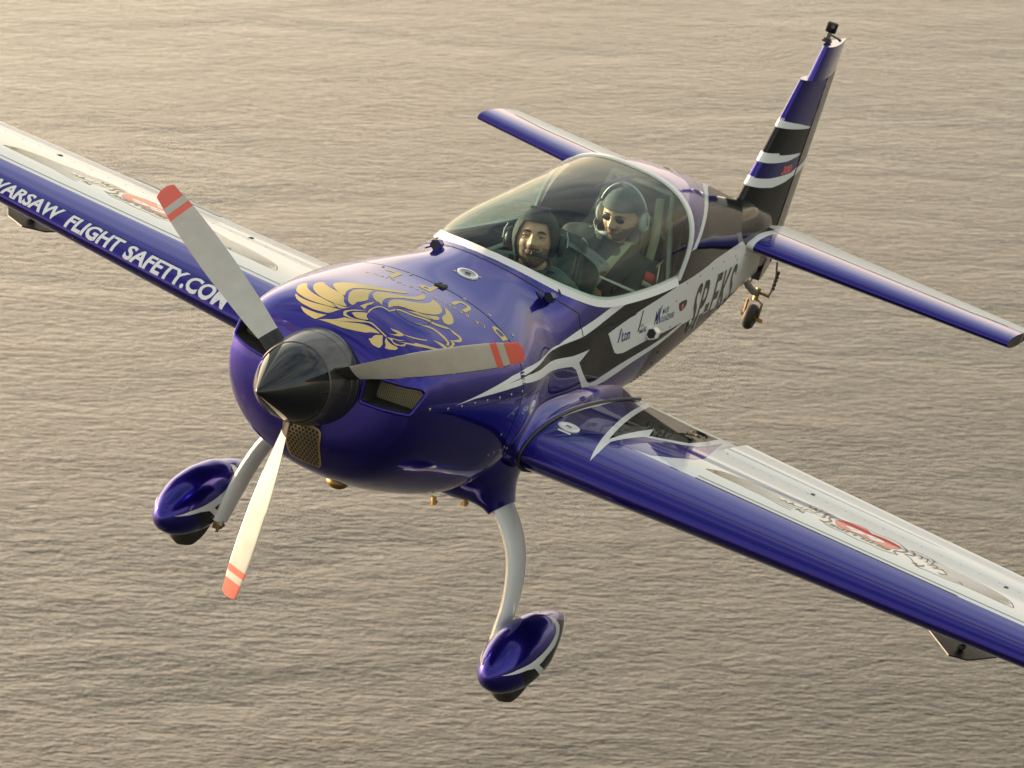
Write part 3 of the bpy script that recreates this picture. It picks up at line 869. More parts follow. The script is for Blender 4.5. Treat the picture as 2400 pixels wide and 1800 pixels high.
LV = {
 'horse0': [(0.739, 0.279), (0.776, 0.303), (0.824, 0.320), (0.859, 0.318), (0.863, 0.299), (0.826, 0.282), (0.781, 0.249), (0.746, 0.204), (0.723, 0.160), (0.707, 0.120), (0.698, 0.095), (0.679, 0.067), (0.675, 0.089), (0.676, 0.128), (0.684, 0.176), (0.701, 0.225)],
 'horse1': [(0.725, 0.278), (0.702, 0.249), (0.684, 0.207), (0.674, 0.162), (0.671, 0.122), (0.671, 0.090), (0.670, 0.062), (0.677, 0.042), (0.637, 0.068), (0.632, 0.100), (0.635, 0.145), (0.653, 0.199), (0.675, 0.240), (0.705, 0.269)],
 'horse2': [(0.639, 0.204), (0.626, 0.158), (0.618, 0.110), (0.621, 0.073), (0.598, 0.089), (0.583, 0.102), (0.600, 0.148), (0.616, 0.178)],
 'horse3': [(0.909, 0.250), (0.865, 0.209), (0.832, 0.161), (0.809, 0.118), (0.781, 0.090), (0.739, 0.066), (0.710, 0.034), (0.703, 0.054), (0.705, 0.091), (0.723, 0.149), (0.757, 0.203), (0.803, 0.242), (0.854, 0.266), (0.895, 0.268)],
 'horse4': [(0.705, 0.099), (0.699, 0.064), (0.702, 0.033), (0.729, 0.016), (0.690, 0.034), (0.682, 0.061)],
 'horse5': [(0.791, 0.093), (0.809, 0.118), (0.836, 0.155), (0.884, 0.194), (0.918, 0.205), (0.949, 0.197), (0.983, 0.166), (1.015, 0.101), (1.063, 0.041), (1.112, 0.001), (1.163, -0.026), (1.159, -0.036), (1.123, -0.032), (1.058, -0.003), (0.987, 0.046), (0.941, 0.085), (0.903, 0.111), (0.849, 0.111)],
 'horse6': [(0.733, 0.023), (0.746, 0.047), (0.784, 0.071), (0.838, 0.092), (0.886, 0.094), (0.928, 0.079), (0.977, 0.037), (0.929, 0.038), (0.876, 0.022), (0.831, 0.002), (0.799, 0.007), (0.772, 0.021), (0.747, 0.019)],
 'horse7': [(0.857, -0.024), (0.885, 0.006), (0.933, 0.025), (0.967, 0.024), (1.006, 0.005), (1.052, -0.028), (1.113, -0.063), (1.177, -0.075), (1.254, -0.073), (1.229, -0.091), (1.179, -0.105), (1.129, -0.099), (1.072, -0.074), (1.008, -0.050), (0.945, -0.034), (0.888, -0.042), (0.846, -0.060), (0.858, -0.041)],
 'horse8': [(0.861, -0.087), (0.888, -0.069), (0.927, -0.056), (0.968, -0.057), (1.023, -0.077), (1.073, -0.105), (1.126, -0.127), (1.172, -0.135), (1.215, -0.131), (1.243, -0.120), (1.233, -0.154), (1.198, -0.192), (1.160, -0.209), (1.115, -0.214), (1.062, -0.200), (1.000, -0.165), (0.958, -0.119), (0.921, -0.094)],
 'horse9': [(0.750, -0.004), (0.795, -0.012), (0.844, -0.027), (0.809, -0.029), (0.782, -0.024), (0.744, -0.032), (0.750, -0.017)],
 'horse10': [(1.235, -0.186), (1.228, -0.215), (1.201, -0.247), (1.161, -0.274), (1.124, -0.285), (1.092, -0.281), (1.078, -0.266), (1.103, -0.242), (1.134, -0.231), (1.177, -0.223)],
 'horse11': [(0.943, -0.141), (0.997, -0.167), (1.036, -0.200), (1.075, -0.216), (1.096, -0.228), (1.074, -0.241), (1.045, -0.236), (1.017, -0.220), (0.980, -0.184)],
 'horse12': [(0.732, -0.054), (0.764, -0.047), (0.809, -0.051), (0.837, -0.066), (0.845, -0.092), (0.846, -0.101), (0.899, -0.111), (0.921, -0.131), (0.947, -0.171), (0.995, -0.213), (1.014, -0.249), (1.047, -0.278), (1.068, -0.297), (1.059, -0.328), (1.064, -0.306), (1.038, -0.292), (0.996, -0.258), (0.980, -0.221), (0.936, -0.177), (0.911, -0.140), (0.892, -0.119), (0.835, -0.105), (0.834, -0.094), (0.827, -0.069), (0.799, -0.057), (0.768, -0.054), (0.737, -0.058)],
 'horse13': [(1.068, -0.297), (1.080, -0.331), (1.088, -0.356), (1.071, -0.371), (1.046, -0.373), (1.014, -0.364), (0.983, -0.348), (1.018, -0.356), (1.058, -0.361), (1.069, -0.352), (1.059, -0.328)],
 'horse14': [(0.883, -0.206), (0.925, -0.233), (0.962, -0.268), (0.974, -0.309), (0.974, -0.343), (0.967, -0.359), (0.939, -0.369), (0.939, -0.356), (0.955, -0.352), (0.956, -0.319), (0.949, -0.275), (0.915, -0.239)],
 'horse15': [(0.990, -0.351), (1.005, -0.364), (0.997, -0.373), (0.940, -0.379), (0.935, -0.372), (0.977, -0.368)],
 'horse16': [(0.682, -0.006), (0.699, -0.018), (0.717, -0.037), (0.731, -0.057), (0.708, -0.064), (0.694, -0.083), (0.678, -0.062), (0.670, -0.034)],
 'horse17': [(0.651, 0.013), (0.673, 0.025), (0.693, 0.011), (0.719, -0.015), (0.743, -0.047), (0.713, -0.019), (0.685, 0.006), (0.665, 0.011), (0.657, -0.009), (0.662, -0.043), (0.682, -0.082), (0.693, -0.105), (0.681, -0.191), (0.675, -0.186), (0.684, -0.105), (0.665, -0.071), (0.651, -0.026), (0.648, 0.002)],
 'horse18': [(0.591, 0.076), (0.613, 0.031), (0.640, 0.001), (0.633, 0.029), (0.646, -0.020), (0.668, -0.079), (0.645, -0.046), (0.617, 0.001)],
 'horse19': [(0.584, 0.088), (0.600, 0.051), (0.611, 0.013), (0.633, -0.038), (0.661, -0.088), (0.671, -0.130), (0.670, -0.162), (0.648, -0.133), (0.628, -0.112), (0.609, -0.074), (0.588, -0.019), (0.584, 0.040)],
 'horse20': [(0.615, -0.141), (0.628, -0.150), (0.643, -0.150), (0.659, -0.161), (0.671, -0.176), (0.651, -0.188), (0.635, -0.200), (0.614, -0.201), (0.608, -0.187), (0.606, -0.166)],
 'horse21': [(0.675, -0.193), (0.665, -0.206), (0.663, -0.227), (0.670, -0.249), (0.669, -0.259), (0.655, -0.256), (0.637, -0.237), (0.628, -0.218), (0.642, -0.213), (0.654, -0.199)],
 'horse22': [(0.739, -0.168), (0.739, -0.179), (0.753, -0.202), (0.758, -0.222), (0.760, -0.232), (0.744, -0.231), (0.722, -0.218), (0.699, -0.187), (0.720, -0.205), (0.739, -0.211), (0.735, -0.198), (0.732, -0.184)],
 'horse23': [(0.757, -0.227), (0.781, -0.254), (0.816, -0.284), (0.848, -0.303), (0.836, -0.304), (0.798, -0.280), (0.769, -0.252)],
 'horse24': [(0.678, -0.193), (0.692, -0.211), (0.710, -0.235), (0.738, -0.256), (0.706, -0.238), (0.690, -0.216), (0.682, -0.220), (0.681, -0.236), (0.693, -0.256), (0.710, -0.263), (0.718, -0.262), (0.691, -0.230), (0.719, -0.257), (0.754, -0.285), (0.770, -0.289), (0.797, -0.310), (0.847, -0.347), (0.923, -0.390), (0.924, -0.394), (0.898, -0.386), (0.817, -0.341), (0.757, -0.302), (0.721, -0.269), (0.704, -0.270), (0.688, -0.259), (0.673, -0.238), (0.677, -0.216)],
 'horse25': [(0.879, -0.314), (0.894, -0.327), (0.920, -0.351), (0.936, -0.387), (0.925, -0.393), (0.901, -0.362)],
 'q_D': [(1.404, -0.432), (1.462, -0.433), (1.459, -0.359), (1.390, -0.359)],
 'q_U': [(1.331, -0.252), (1.435, -0.245), (1.425, -0.170), (1.328, -0.172)],
 'q_P': [(1.322, -0.069), (1.437, -0.057), (1.419, 0.005), (1.319, -0.003)],
 'q_L': [(1.283, 0.102), (1.415, 0.111), (1.405, 0.185), (1.315, 0.182)],
 'small': [(1.347, -0.342), (1.328, -0.314), (1.315, -0.267), (1.306, -0.237), (1.300, -0.207), (1.297, -0.178), (1.290, -0.148), (1.289, -0.114), (1.285, -0.059), (1.279, -0.026), (1.273, 0.002), (1.263, 0.031), (1.263, 0.060), (1.269, 0.094), (1.264, 0.119), (1.262, 0.145), (1.262, 0.174), (1.257, 0.210)],
 'screws': [(1.434, 0.219), (1.449, 0.089), (1.459, -0.044), (1.471, -0.178), (1.494, -0.304), (1.538, -0.421), (1.712, -0.004), (1.778, -0.014), (1.784, -0.100), (1.715, -0.091)],
 'cap': [(1.747, -0.053, 0.369)],
 'mount': [(1.462, -0.054, 0.338)],
 'vents': [(2.097, 0.280, 0.337), (2.143, -0.318, 0.319), (2.097, 0.280, 0.337)],
 'hatch': [(0.885, -0.112), (0.870, -0.125), (0.865, -0.158), (0.883, -0.206), (0.913, -0.231), (0.950, -0.242), (1.030, -0.231), (1.032, -0.221), (1.007, -0.179), (0.969, -0.136), (0.930, -0.112), (0.907, -0.107)],
 'blackA': [(1.311, 0.106), (1.519, 0.127), (2.380, 0.165), (2.926, 0.261), (3.227, 0.286), (3.776, 0.324), (4.054, 0.285), (4.260, -0.011), (2.743, -0.124), (2.504, -0.017), (2.414, 0.035), (2.517, 0.088), (2.284, 0.084), (1.530, 0.119)],
 'whiteS1': [(0.877, 0.042), (1.354, 0.133), (1.525, 0.148), (2.062, 0.141), (2.338, 0.202), (2.829, 0.289), (2.503, 0.309), (2.356, 0.324), (2.300, 0.337), (2.327, 0.343), (2.384, 0.331), (2.611, 0.299), (2.996, 0.287), (3.239, 0.286), (2.926, 0.261), (2.380, 0.165), (1.518, 0.125), (1.311, 0.106), (1.327, 0.106), (1.348, 0.085), (1.150, 0.078)],
 'whiteS2': [(0.985, 0.059), (1.315, 0.108), (1.311, 0.106), (1.530, 0.119), (2.284, 0.084), (2.517, 0.088), (2.417, 0.034), (2.559, -0.043), (2.704, -0.109), (2.774, -0.129), (2.853, -0.131), (3.192, -0.088), (3.946, -0.023), (4.180, -0.008), (4.234, -0.020), (3.881, -0.058), (3.394, -0.112), (3.076, -0.160), (2.817, -0.175), (2.753, -0.168), (2.671, -0.141), (2.528, -0.066), (2.406, 0), (2.329, 0.026), (2.240, 0.035), (1.928, 0.056), (1.491, 0.091), (1.348, 0.085)],
 'whiteP': [(2.762, 0.132), (2.933, 0.036), (3.003, -0.001), (3.064, -0.015), (3.161, -0.022), (3.591, 0.004), (4.163, -0.005), (4.245, -0.026), (4.736, -0.048), (5.116, -0.062), (5.616, -0.073), (5.790, -0.084), (6.045, -0.093), (6.314, -0.084), (6.107, 0.075), (5.650, 0.169), (5.347, 0.267), (4.506, 0.286), (4.519, 0.283), (3.752, 0.268), (3.225, 0.203)],
 'q_reg': [(4.255, 0.193), (5.372, 0.147), (5.567, -0.140), (4.444, -0.128)],
 'q_it': [(2.984, 0.119), (3.125, 0.111), (3.176, 0.049), (3.048, 0.048)],
 'q_one': [(2.922, 0.133), (2.971, 0.131), (3.029, 0.054), (2.985, 0.052)],
 'q_paw': [(3.272, 0.114), (3.328, 0.115), (3.351, 0.094), (3.293, 0.092)],
 'q_man': [(3.293, 0.081), (3.393, 0.088), (3.423, 0.059), (3.314, 0.057)],
 'slash': [(3.228, 0.193), (3.244, 0.191), (3.287, 0.071), (3.266, 0.076)],
 'q_M': [(3.473, 0.152), (3.550, 0.184), (3.631, 0.074), (3.523, 0.078)],
 'q_mac': [(3.584, 0.157), (3.691, 0.158), (3.719, 0.114), (3.613, 0.114)],
 'q_kul': [(3.600, 0.113), (3.846, 0.108), (3.883, 0.071), (3.628, 0.076)],
 'badge': [(3.891, 0.144), (3.977, 0.146), (4.078, 0.135), (4.105, 0.105), (4.080, 0.087), (4.010, 0.083), (3.939, 0.109)],
 'badger': [(3.970, 0.128), (4.011, 0.126), (4.057, 0.091), (4.015, 0.091)],
 'rivets': [(3.920, 0.251), (4.219, 0.247), (4.534, 0.238), (4.860, 0.227), (5.204, 0.207), (5.283, 0.175), (5.536, 0.164), (3.807, 0.169), (3.891, 0.014), (3.898, -0.061)],
 'rivets2': [(3.900, -0.062), (3.875, -0.126), (3.905, -0.201), (4.006, -0.287), (3.954, -0.291), (3.925, -0.303), (3.896, -0.311), (3.843, -0.316)],
 'aftblue': [(3.996, 0.643), (4.442, 0.600), (4.909, 0.519), (4.619, 0.508), (4.175, 0.481), (3.790, 0.451), (3.808, 0.555)],
 'aftwhite': [(4.878, 0.531), (5.101, 0.485), (4.958, 0.474), (4.560, 0.466), (4.183, 0.454), (3.791, 0.430), (3.706, 0.410), (3.723, 0.452), (3.801, 0.457), (4.175, 0.481), (4.609, 0.503), (4.882, 0.518)],
 'scoop': [(3.505, -0.420, 0.047)],
 'screwsL': [(0.704, 0.031), (0.830, 0.029), (0.933, 0.035), (1.037, 0.042), (1.139, 0.047), (1.244, 0.051), (1.346, 0.057), (1.457, 0.060), (1.423, -0.042), (1.384, -0.137), (1.371, -0.243), (1.409, -0.232), (1.470, -0.230), (1.510, -0.220), (1.573, -0.239), (2.117, -0.379)],
 'pwBlue': [(1.976, -0.580), (2.125, -0.569), (2.665, -0.559), (3.342, -0.500), (3.445, -0.548), (2.126, -0.791), (2.078, -0.672)],
 'pwBlack': [(3.404, -0.583), (3.322, -0.882), (3.342, -0.986), (3.012, -1.010), (2.763, -1.009), (2.507, -0.886), (2.704, -0.839), (2.151, -0.815)],
 'pwBlue2': [(2.440, -0.881), (2.646, -1.013), (2.773, -1.053), (3.221, -1.039), (2.789, -1.119), (2.569, -1.157), (2.454, -1.140), (2.305, -1.078), (2.204, -1.013), (2.138, -0.832)],
 'pwWhite': [(3.432, -0.549), (3.404, -0.583), (2.151, -0.815), (2.704, -0.839), (2.507, -0.886), (2.632, -0.959), (2.763, -1.009), (3.001, -1.014), (3.342, -0.986), (3.321, -1.066), (2.965, -1.098), (3.221, -1.039), (2.965, -1.056), (2.773, -1.053), (2.646, -1.013), (2.440, -0.881), (2.136, -0.833), (2.053, -0.840), (1.957, -0.850), (1.863, -0.853), (1.935, -0.832), (2.026, -0.812), (2.126, -0.791)],
 'pwCap': [(2.071, -0.641, -0.173)],
 'pwTag': [(2.011, -0.615), (2.015, -0.678), (1.997, -0.683), (1.992, -0.621)],
 'fcap': [(1.702, -0.561, -0.055)],
 'embP': [(2.383, -1.230), (2.407, -2.764)],
 'embS': [(2.442, 2.712), (2.427, 1.117)],
 'e_top': [(2.383, -1.230), (2.457, -1.275), (2.497, -1.329), (2.521, -1.400), (2.539, -1.478), (2.576, -1.550), (2.573, -1.613), (2.605, -1.666), (2.627, -1.734), (2.611, -1.822)],
 'e_bot': [(2.383, -1.230), (2.373, -1.326), (2.375, -1.408), (2.370, -1.472), (2.371, -1.534), (2.345, -1.625), (2.338, -1.677), (2.353, -1.709), (2.378, -1.721), (2.450, -1.797)],
 'e_rtop': [(2.616, -2.203), (2.643, -2.229), (2.643, -2.269), (2.626, -2.315), (2.591, -2.405), (2.592, -2.485), (2.576, -2.570), (2.555, -2.635), (2.521, -2.696), (2.483, -2.737), (2.411, -2.765)],
 'e_rbot': [(2.480, -2.206), (2.464, -2.237), (2.409, -2.273), (2.357, -2.308), (2.369, -2.365), (2.370, -2.445), (2.392, -2.518), (2.396, -2.577), (2.397, -2.656), (2.395, -2.716), (2.403, -2.765)],
 'e_s0': [(2.406, -1.802), (2.403, -1.824), (2.436, -1.838), (2.480, -1.837), (2.505, -1.821), (2.545, -1.817), (2.587, -1.833)],
 'e_s1': [(2.461, -1.795), (2.494, -1.800), (2.535, -1.789), (2.583, -1.789), (2.592, -1.811)],
 'e_s2': [(2.383, -1.687), (2.419, -1.693), (2.401, -1.702), (2.391, -1.721), (2.419, -1.720)],
 'e_s3': [(2.450, -1.584), (2.437, -1.599), (2.472, -1.610), (2.441, -1.622), (2.439, -1.635), (2.489, -1.640), (2.446, -1.656), (2.466, -1.672), (2.450, -1.686), (2.512, -1.691)],
 'e_s4': [(2.570, -1.693), (2.591, -1.699), (2.540, -1.711), (2.545, -1.726), (2.594, -1.727), (2.534, -1.742), (2.540, -1.756), (2.624, -1.752)],
 'e_s5': [(2.453, -1.685), (2.464, -1.706), (2.503, -1.714), (2.495, -1.746), (2.509, -1.754), (2.538, -1.770)],
 'e_s6': [(2.411, -2.194), (2.436, -2.168), (2.468, -2.167), (2.495, -2.188), (2.548, -2.199), (2.577, -2.191), (2.615, -2.169)],
 'e_s7': [(2.616, -2.203), (2.583, -2.228), (2.532, -2.238), (2.504, -2.222), (2.480, -2.206)],
 'e_s8': [(2.375, -2.275), (2.411, -2.284), (2.365, -2.298), (2.412, -2.317), (2.441, -2.314)],
 'e_s9': [(2.606, -2.238), (2.593, -2.262), (2.538, -2.275), (2.517, -2.263)],
 'e_s10': [(2.592, -2.267), (2.595, -2.294), (2.520, -2.306), (2.511, -2.295)],
 'e_s11': [(2.611, -2.302), (2.612, -2.322), (2.540, -2.329), (2.492, -2.334), (2.465, -2.322)],
 'e_s12': [(2.509, -2.330), (2.532, -2.350), (2.503, -2.364), (2.453, -2.349)],
 'e_s13': [(2.459, -2.360), (2.514, -2.385), (2.459, -2.422), (2.416, -2.404), (2.433, -2.387)],
 'e_s14': [(2.404, -2.483), (2.421, -2.502), (2.391, -2.521)],
 'e_out': [(2.587, -1.833), (2.604, -1.870), (2.648, -1.931), (2.643, -2.003), (2.637, -2.033), (2.662, -2.084), (2.654, -2.127), (2.615, -2.169)],
 'e_out2': [(2.411, -2.194), (2.402, -2.182), (2.365, -2.121), (2.370, -2.083), (2.364, -2.036), (2.357, -1.994), (2.368, -1.942), (2.363, -1.874), (2.406, -1.802)],
 'e_red': [(2.515, -1.847), (2.556, -1.846), (2.578, -1.861), (2.629, -1.907), (2.654, -1.962), (2.590, -2.010), (2.621, -2.071), (2.612, -2.118), (2.588, -2.154), (2.558, -2.169), (2.519, -2.165), (2.491, -2.148), (2.440, -2.143), (2.441, -2.110), (2.447, -2.072), (2.455, -2.021), (2.447, -1.966), (2.445, -1.962), (2.437, -1.924), (2.435, -1.892), (2.464, -1.868)],
 'q_66': [(2.493, -1.894), (2.516, -2.019), (2.561, -2.124), (2.482, -2.127)],
 'q_phi': [(2.431, -2.134), (2.399, -2.137), (2.385, -1.858), (2.440, -1.857)],
 'e_small': [(2.613, -1.626), (2.628, -1.661)],
 'pbound': [(2.169, -1.277, -0.168), (2.180, -2.172, -0.169), (2.374, -2.824, -0.166)],
 'sbound': [(2.191, 2.577, -0.168), (2.175, 0.975, -0.168)],
 'pHinge': [(2.989, -1.227, -0.224), (2.858, -1.973, -0.203)],
 'sHinge': [(2.776, 2.839, -0.194), (2.939, 1.937, -0.218), (3.213, 1.164, -0.256)],
 'pAil': [(2.965, -1.098, -0.216), (3.321, -1.066, -0.266)],
 'pnot': [(2.901, -1.617, -0.208), (2.759, -2.642, -0.192)],
 'snot': [(2.814, 2.590, -0.198), (2.985, 1.533, -0.224)],
 'q_war': [(1.970, 2.425, -0.204), (1.864, 1.056, -0.221), (1.801, 1.037, -0.272), (1.907, 2.369, -0.252)],
 'war': [(1.973, 2.401, -0.202), (1.909, 2.276, -0.278), (1.931, 2.016, -0.212), (1.881, 2.003, -0.250), (1.931, 1.976, -0.211), (1.876, 1.971, -0.256), (1.868, 1.050, -0.219), (1.801, 1.032, -0.273), (1.854, 1.632, -0.251), (1.904, 1.631, -0.215)],
 'f_blue': [(6.168, 1.312), (6.709, 1.300), (6.717, 1.267), (6.441, 1.090), (6.358, 0.821), (6.118, 0.850), (5.958, 0.872), (5.878, 0.881), (6.059, 1.105)],
 'f_w1': [(5.878, 0.881), (5.958, 0.872), (6.118, 0.850), (6.358, 0.821), (6.330, 0.811), (6.039, 0.823), (5.891, 0.831), (5.859, 0.833)],
 'f_w2': [(5.785, 0.688), (5.825, 0.684), (5.997, 0.671), (6.338, 0.664), (6.314, 0.648), (6.116, 0.630), (5.913, 0.629), (5.799, 0.631), (5.758, 0.634)],
 'f_b2': [(5.758, 0.634), (5.799, 0.631), (5.913, 0.629), (6.116, 0.630), (6.331, 0.648), (6.356, 0.574), (6.266, 0.551), (6.090, 0.545), (5.890, 0.540), (5.772, 0.543), (5.716, 0.550)],
 'f_w3': [(5.716, 0.550), (5.772, 0.543), (5.890, 0.540), (6.090, 0.545), (6.266, 0.551), (6.356, 0.574), (6.891, 0.564), (6.855, 0.520), (6.332, 0.525), (6.199, 0.500), (5.986, 0.483), (5.800, 0.489), (5.716, 0.496), (5.694, 0.502)],
 'q_300': [(6.061, 0.602), (6.234, 0.606), (6.263, 0.554), (6.061, 0.551)],
 'f_top': [(6.289, 0.020, 1.312)],
 'wf_w': [(1.508, -1.183), (1.603, -1.165), (1.731, -1.139), (1.894, -1.097), (1.995, -1.059), (2.034, -1.031), (2.015, -1.005), (1.972, -0.997), (1.970, -1.013), (1.958, -1.032), (1.916, -1.051), (1.831, -1.078), (1.697, -1.119), (1.581, -1.152)],
 'wf_k': [(1.614, -1.166), (1.731, -1.139), (1.894, -1.097), (1.995, -1.059), (2.034, -1.031), (2.029, -1.009), (2.185, -1.050), (1.997, -1.156), (1.825, -1.204), (1.748, -1.284)],
 'wf_t': [(1.611, -1.156), (1.676, -1.141), (1.808, -1.121), (1.751, -1.147), (1.910, -1.220), (1.811, -1.209), (1.712, -1.157)],
 'swf_w': [(1.524, -1.183), (1.582, -1.149), (1.657, -1.115), (1.745, -1.079), (1.830, -1.048), (1.897, -1.022), (1.956, -1.004), (2.000, -1.011), (1.946, -1.028), (1.874, -1.057), (1.793, -1.084), (1.691, -1.121), (1.611, -1.153), (1.559, -1.174)],
 'st_w': [(5.998, -0.114), (5.938, -1.343), (6.064, -1.430), (6.135, -1.459), (6.422, -0.603), (6.295, -0.100)],
 'st_h': [(5.950, -0.134, 0.273), (5.901, -1.359, 0.272), (6.021, -1.441, 0.270)],
 'r_can': [(2.165, 0.297, 0.341), (2.070, 0.179, 0.385), (1.997, 0.033, 0.409), (2.014, -0.127, 0.394), (2.111, -0.263, 0.350), (2.069, -0.119, 0.405), (2.109, -0.196, 0.386), (2.159, -0.274, 0.355), (2.215, -0.346, 0.314), (2.255, -0.397, 0.269), (2.297, -0.433, 0.224), (2.328, -0.449, 0.196), (2.383, -0.463, 0.158), (2.401, -0.465, 0.153)],
 'r_slot': [(2.382, -0.463, 0.158), (2.580, -0.459, 0.168), (2.903, -0.443, 0.173), (3.135, -0.434, 0.185)],
 'r_fair': [(1.495, -0.566, 0.093), (1.455, -0.577, 0.058), (1.419, -0.584, -0.041), (1.384, -0.577, -0.137), (1.371, -0.556, -0.243), (1.415, -0.526, -0.338), (1.403, -0.500, -0.381)],
 'r_panel': [(0.648, -0.449, 0.029), (0.810, -0.497, 0.022), (1.052, -0.538, 0.023), (1.243, -0.562, 0.036), (1.460, -0.576, 0.062)],
 'r_door': [(3.715, -0.409, 0.274), (3.719, -0.410, 0.253), (3.644, -0.414, 0.237), (3.403, -0.424, 0.217), (3.217, -0.431, 0.203)],
 'r_plate': [(3.899, -0.383, -0.114), (3.902, -0.388, -0.061), (3.926, -0.389, -0.017)],
 'cooler': [(0.554, 0.072, -0.234), (0.550, -0.026, -0.207), (0.551, -0.087, -0.209), (0.554, -0.102, -0.228), (0.600, -0.112, -0.323), (0.650, -0.108, -0.381), (0.655, -0.070, -0.390), (0.658, 0.007, -0.395), (0.642, 0.035, -0.380), (0.595, 0.051, -0.322), (0.560, 0.066, -0.267)],
 'whitegear': [(0.818, -0.431, -0.279), (0.919, -0.420, -0.336)],
}

# ------------------------------------------------------------------ livery: vinyl and paint laid on the surfaces
class Surf:
    """ray casting on a set of parts with smooth shading normals (aircraft coordinates)"""
    def __init__(s, objs):
        vs, tr, nr = [], [], []
        for o in objs:
            me = o.data; me.calc_loop_triangles(); b_ = len(vs)
            vs += [v.co.copy() for v in me.vertices]
            cn = [c.vector.copy() for c in me.corner_normals]
            for t in me.loop_triangles:
                tr.append(tuple(b_ + i for i in t.vertices)); nr.append([cn[l] for l in t.loops])
        s.v, s.t, s.n = vs, tr, nr
        s.b = BVHTree.FromPolygons(vs, tr)
    def _n(s, loc, i):
        a, b_, c = (s.v[k] for k in s.t[i])
        v0, v1, v2 = b_ - a, c - a, loc - a
        d00, d01, d11, d20, d21 = v0.dot(v0), v0.dot(v1), v1.dot(v1), v2.dot(v0), v2.dot(v1)
        den = d00 * d11 - d01 * d01
        if abs(den) < 1e-16: return s.n[i][0]
        v = (d11 * d20 - d01 * d21) / den; w = (d00 * d21 - d01 * d20) / den; u = 1 - v - w
        n = s.n[i]; return (n[0] * u + n[1] * v + n[2] * w).normalized()
    def cast(s, o, d):
        loc, n, i, _ = s.b.ray_cast(o, d)
        if loc is None:
            best = None
            for k in range(14):
                q, nn, ii, dist = s.b.find_nearest(o + d * (1.0 + k * 0.2))
                if q is not None and (best is None or (q - o - d * (q - o).dot(d)).length < best[3]): best = (q, nn, ii, (q - o - d * (q - o).dot(d)).length)
            loc, n, i = best[0], best[1], best[2]
        nn = s._n(loc, i)
        if nn.dot(d) > 0: nn = -nn
        return loc, nn
    def near(s, p, ref=None):
        q, n, i, _ = s.b.find_nearest(p); return q, s._n(q, i)
PROJ = {'port': (lambda a, b: Vector((a, -3.0, b)), Vector((0, 1, 0))), 'stbd': (lambda a, b: Vector((a, 3.0, b)), Vector((0, -1, 0))),
        'top': (lambda a, b: Vector((a, b, 2.0)), Vector((0, 0, -1)))}
def smooth_loop(P, closed=True, sub=5):
    n = len(P); out = []
    P = [Vector(p) for p in P]
    for i in range(n if closed else n - 1):
        p0 = P[(i - 1) % n] if closed or i > 0 else P[i]
        p1, p2 = P[i], P[(i + 1) % n]
        p3 = P[(i + 2) % n] if closed or i + 2 < n else p2
        def tang(a, b_, c):
            u, v = b_ - a, c - b_
            if u.length < 1e-9 or v.length < 1e-9: return None
            if u.normalized().dot(v.normalized()) < 0.25: return None
            return (c - a) * 0.5
        t1 = tang(p0, p1, p2); t2 = tang(p1, p2, p3); d = p2 - p1
        L_ = d.length
        if t1 is None: t1 = d
        elif t1.length > L_ * 1.3: t1 = t1.normalized() * L_ * 1.3
        if t2 is None: t2 = d
        elif t2.length > L_ * 1.3: t2 = t2.normalized() * L_ * 1.3
        for k in range(sub):
            t = k / sub
            out.append((2*t**3 - 3*t*t + 1) * p1 + (t**3 - 2*t*t + t) * t1 + (-2*t**3 + 3*t*t) * p2 + (t**3 - t*t) * t2)
    if not closed: out.append(P[-1].copy())
    return out
def finish_decal(name, bm, place, m, parent, off):
    bm.verts.ensure_lookup_table()
    ns = []
    for v in bm.verts:
        loc, n = place(v.co.x, v.co.y); v.co = loc + n * off; ns.append(n)
    me = bpy.data.meshes.new(name); bm.to_mesh(me)
    # face orientation along the surface normal
    flip = 0
    for p in me.polygons[:40]:
        if p.normal.dot(ns[p.vertices[0]]) < 0: flip += 1
    if flip > min(40, len(me.polygons)) / 2: me.flip_normals()
    bm.free()
    me.materials.append(m)
    me.polygons.foreach_set('use_smooth', [True] * len(me.polygons))
    me.normals_split_custom_set_from_vertices([tuple(n) for n in ns])
    o = bpy.data.objects.new(name, me); COL.objects.link(o); o.parent = parent
    return o
def refine(bm, g):
    for _ in range(9):
        long_ = [e for e in bm.edges if e.calc_length() > g]
        if not long_: break
        bmesh.ops.subdivide_edges(bm, edges=long_, cuts=1)
        bmesh.ops.triangulate(bm, faces=[f for f in bm.faces if len(f.verts) > 3])
def add_loops(bm, loops):
    vs3 = [[Vector((p[0], p[1], 0)) for p in lp] for lp in loops]
    tris = tessellate_polygon(vs3)
    flat = [bm.verts.new(p) for lp in vs3 for p in lp]
    for t in tris:
        try: bm.faces.new([flat[i] for i in t])
        except ValueError: pass
def decal(name, polys, proj, surf, m, parent, off=0.0010, grid=0.03, smooth=False):
    bm = bmesh.new()
    for lp in polys:
        loops = lp if isinstance(lp[0][0], (list, tuple, Vector)) else [lp]
        if smooth: loops = [smooth_loop(l) for l in loops]
        add_loops(bm, loops)
    bmesh.ops.remove_doubles(bm, verts=bm.verts, dist=1e-6)
    refine(bm, grid)
    f_, d = PROJ[proj]
    return finish_decal(name, bm, lambda a, b: surf.cast(f_(a, b), d), m, parent, off)
_font = {}
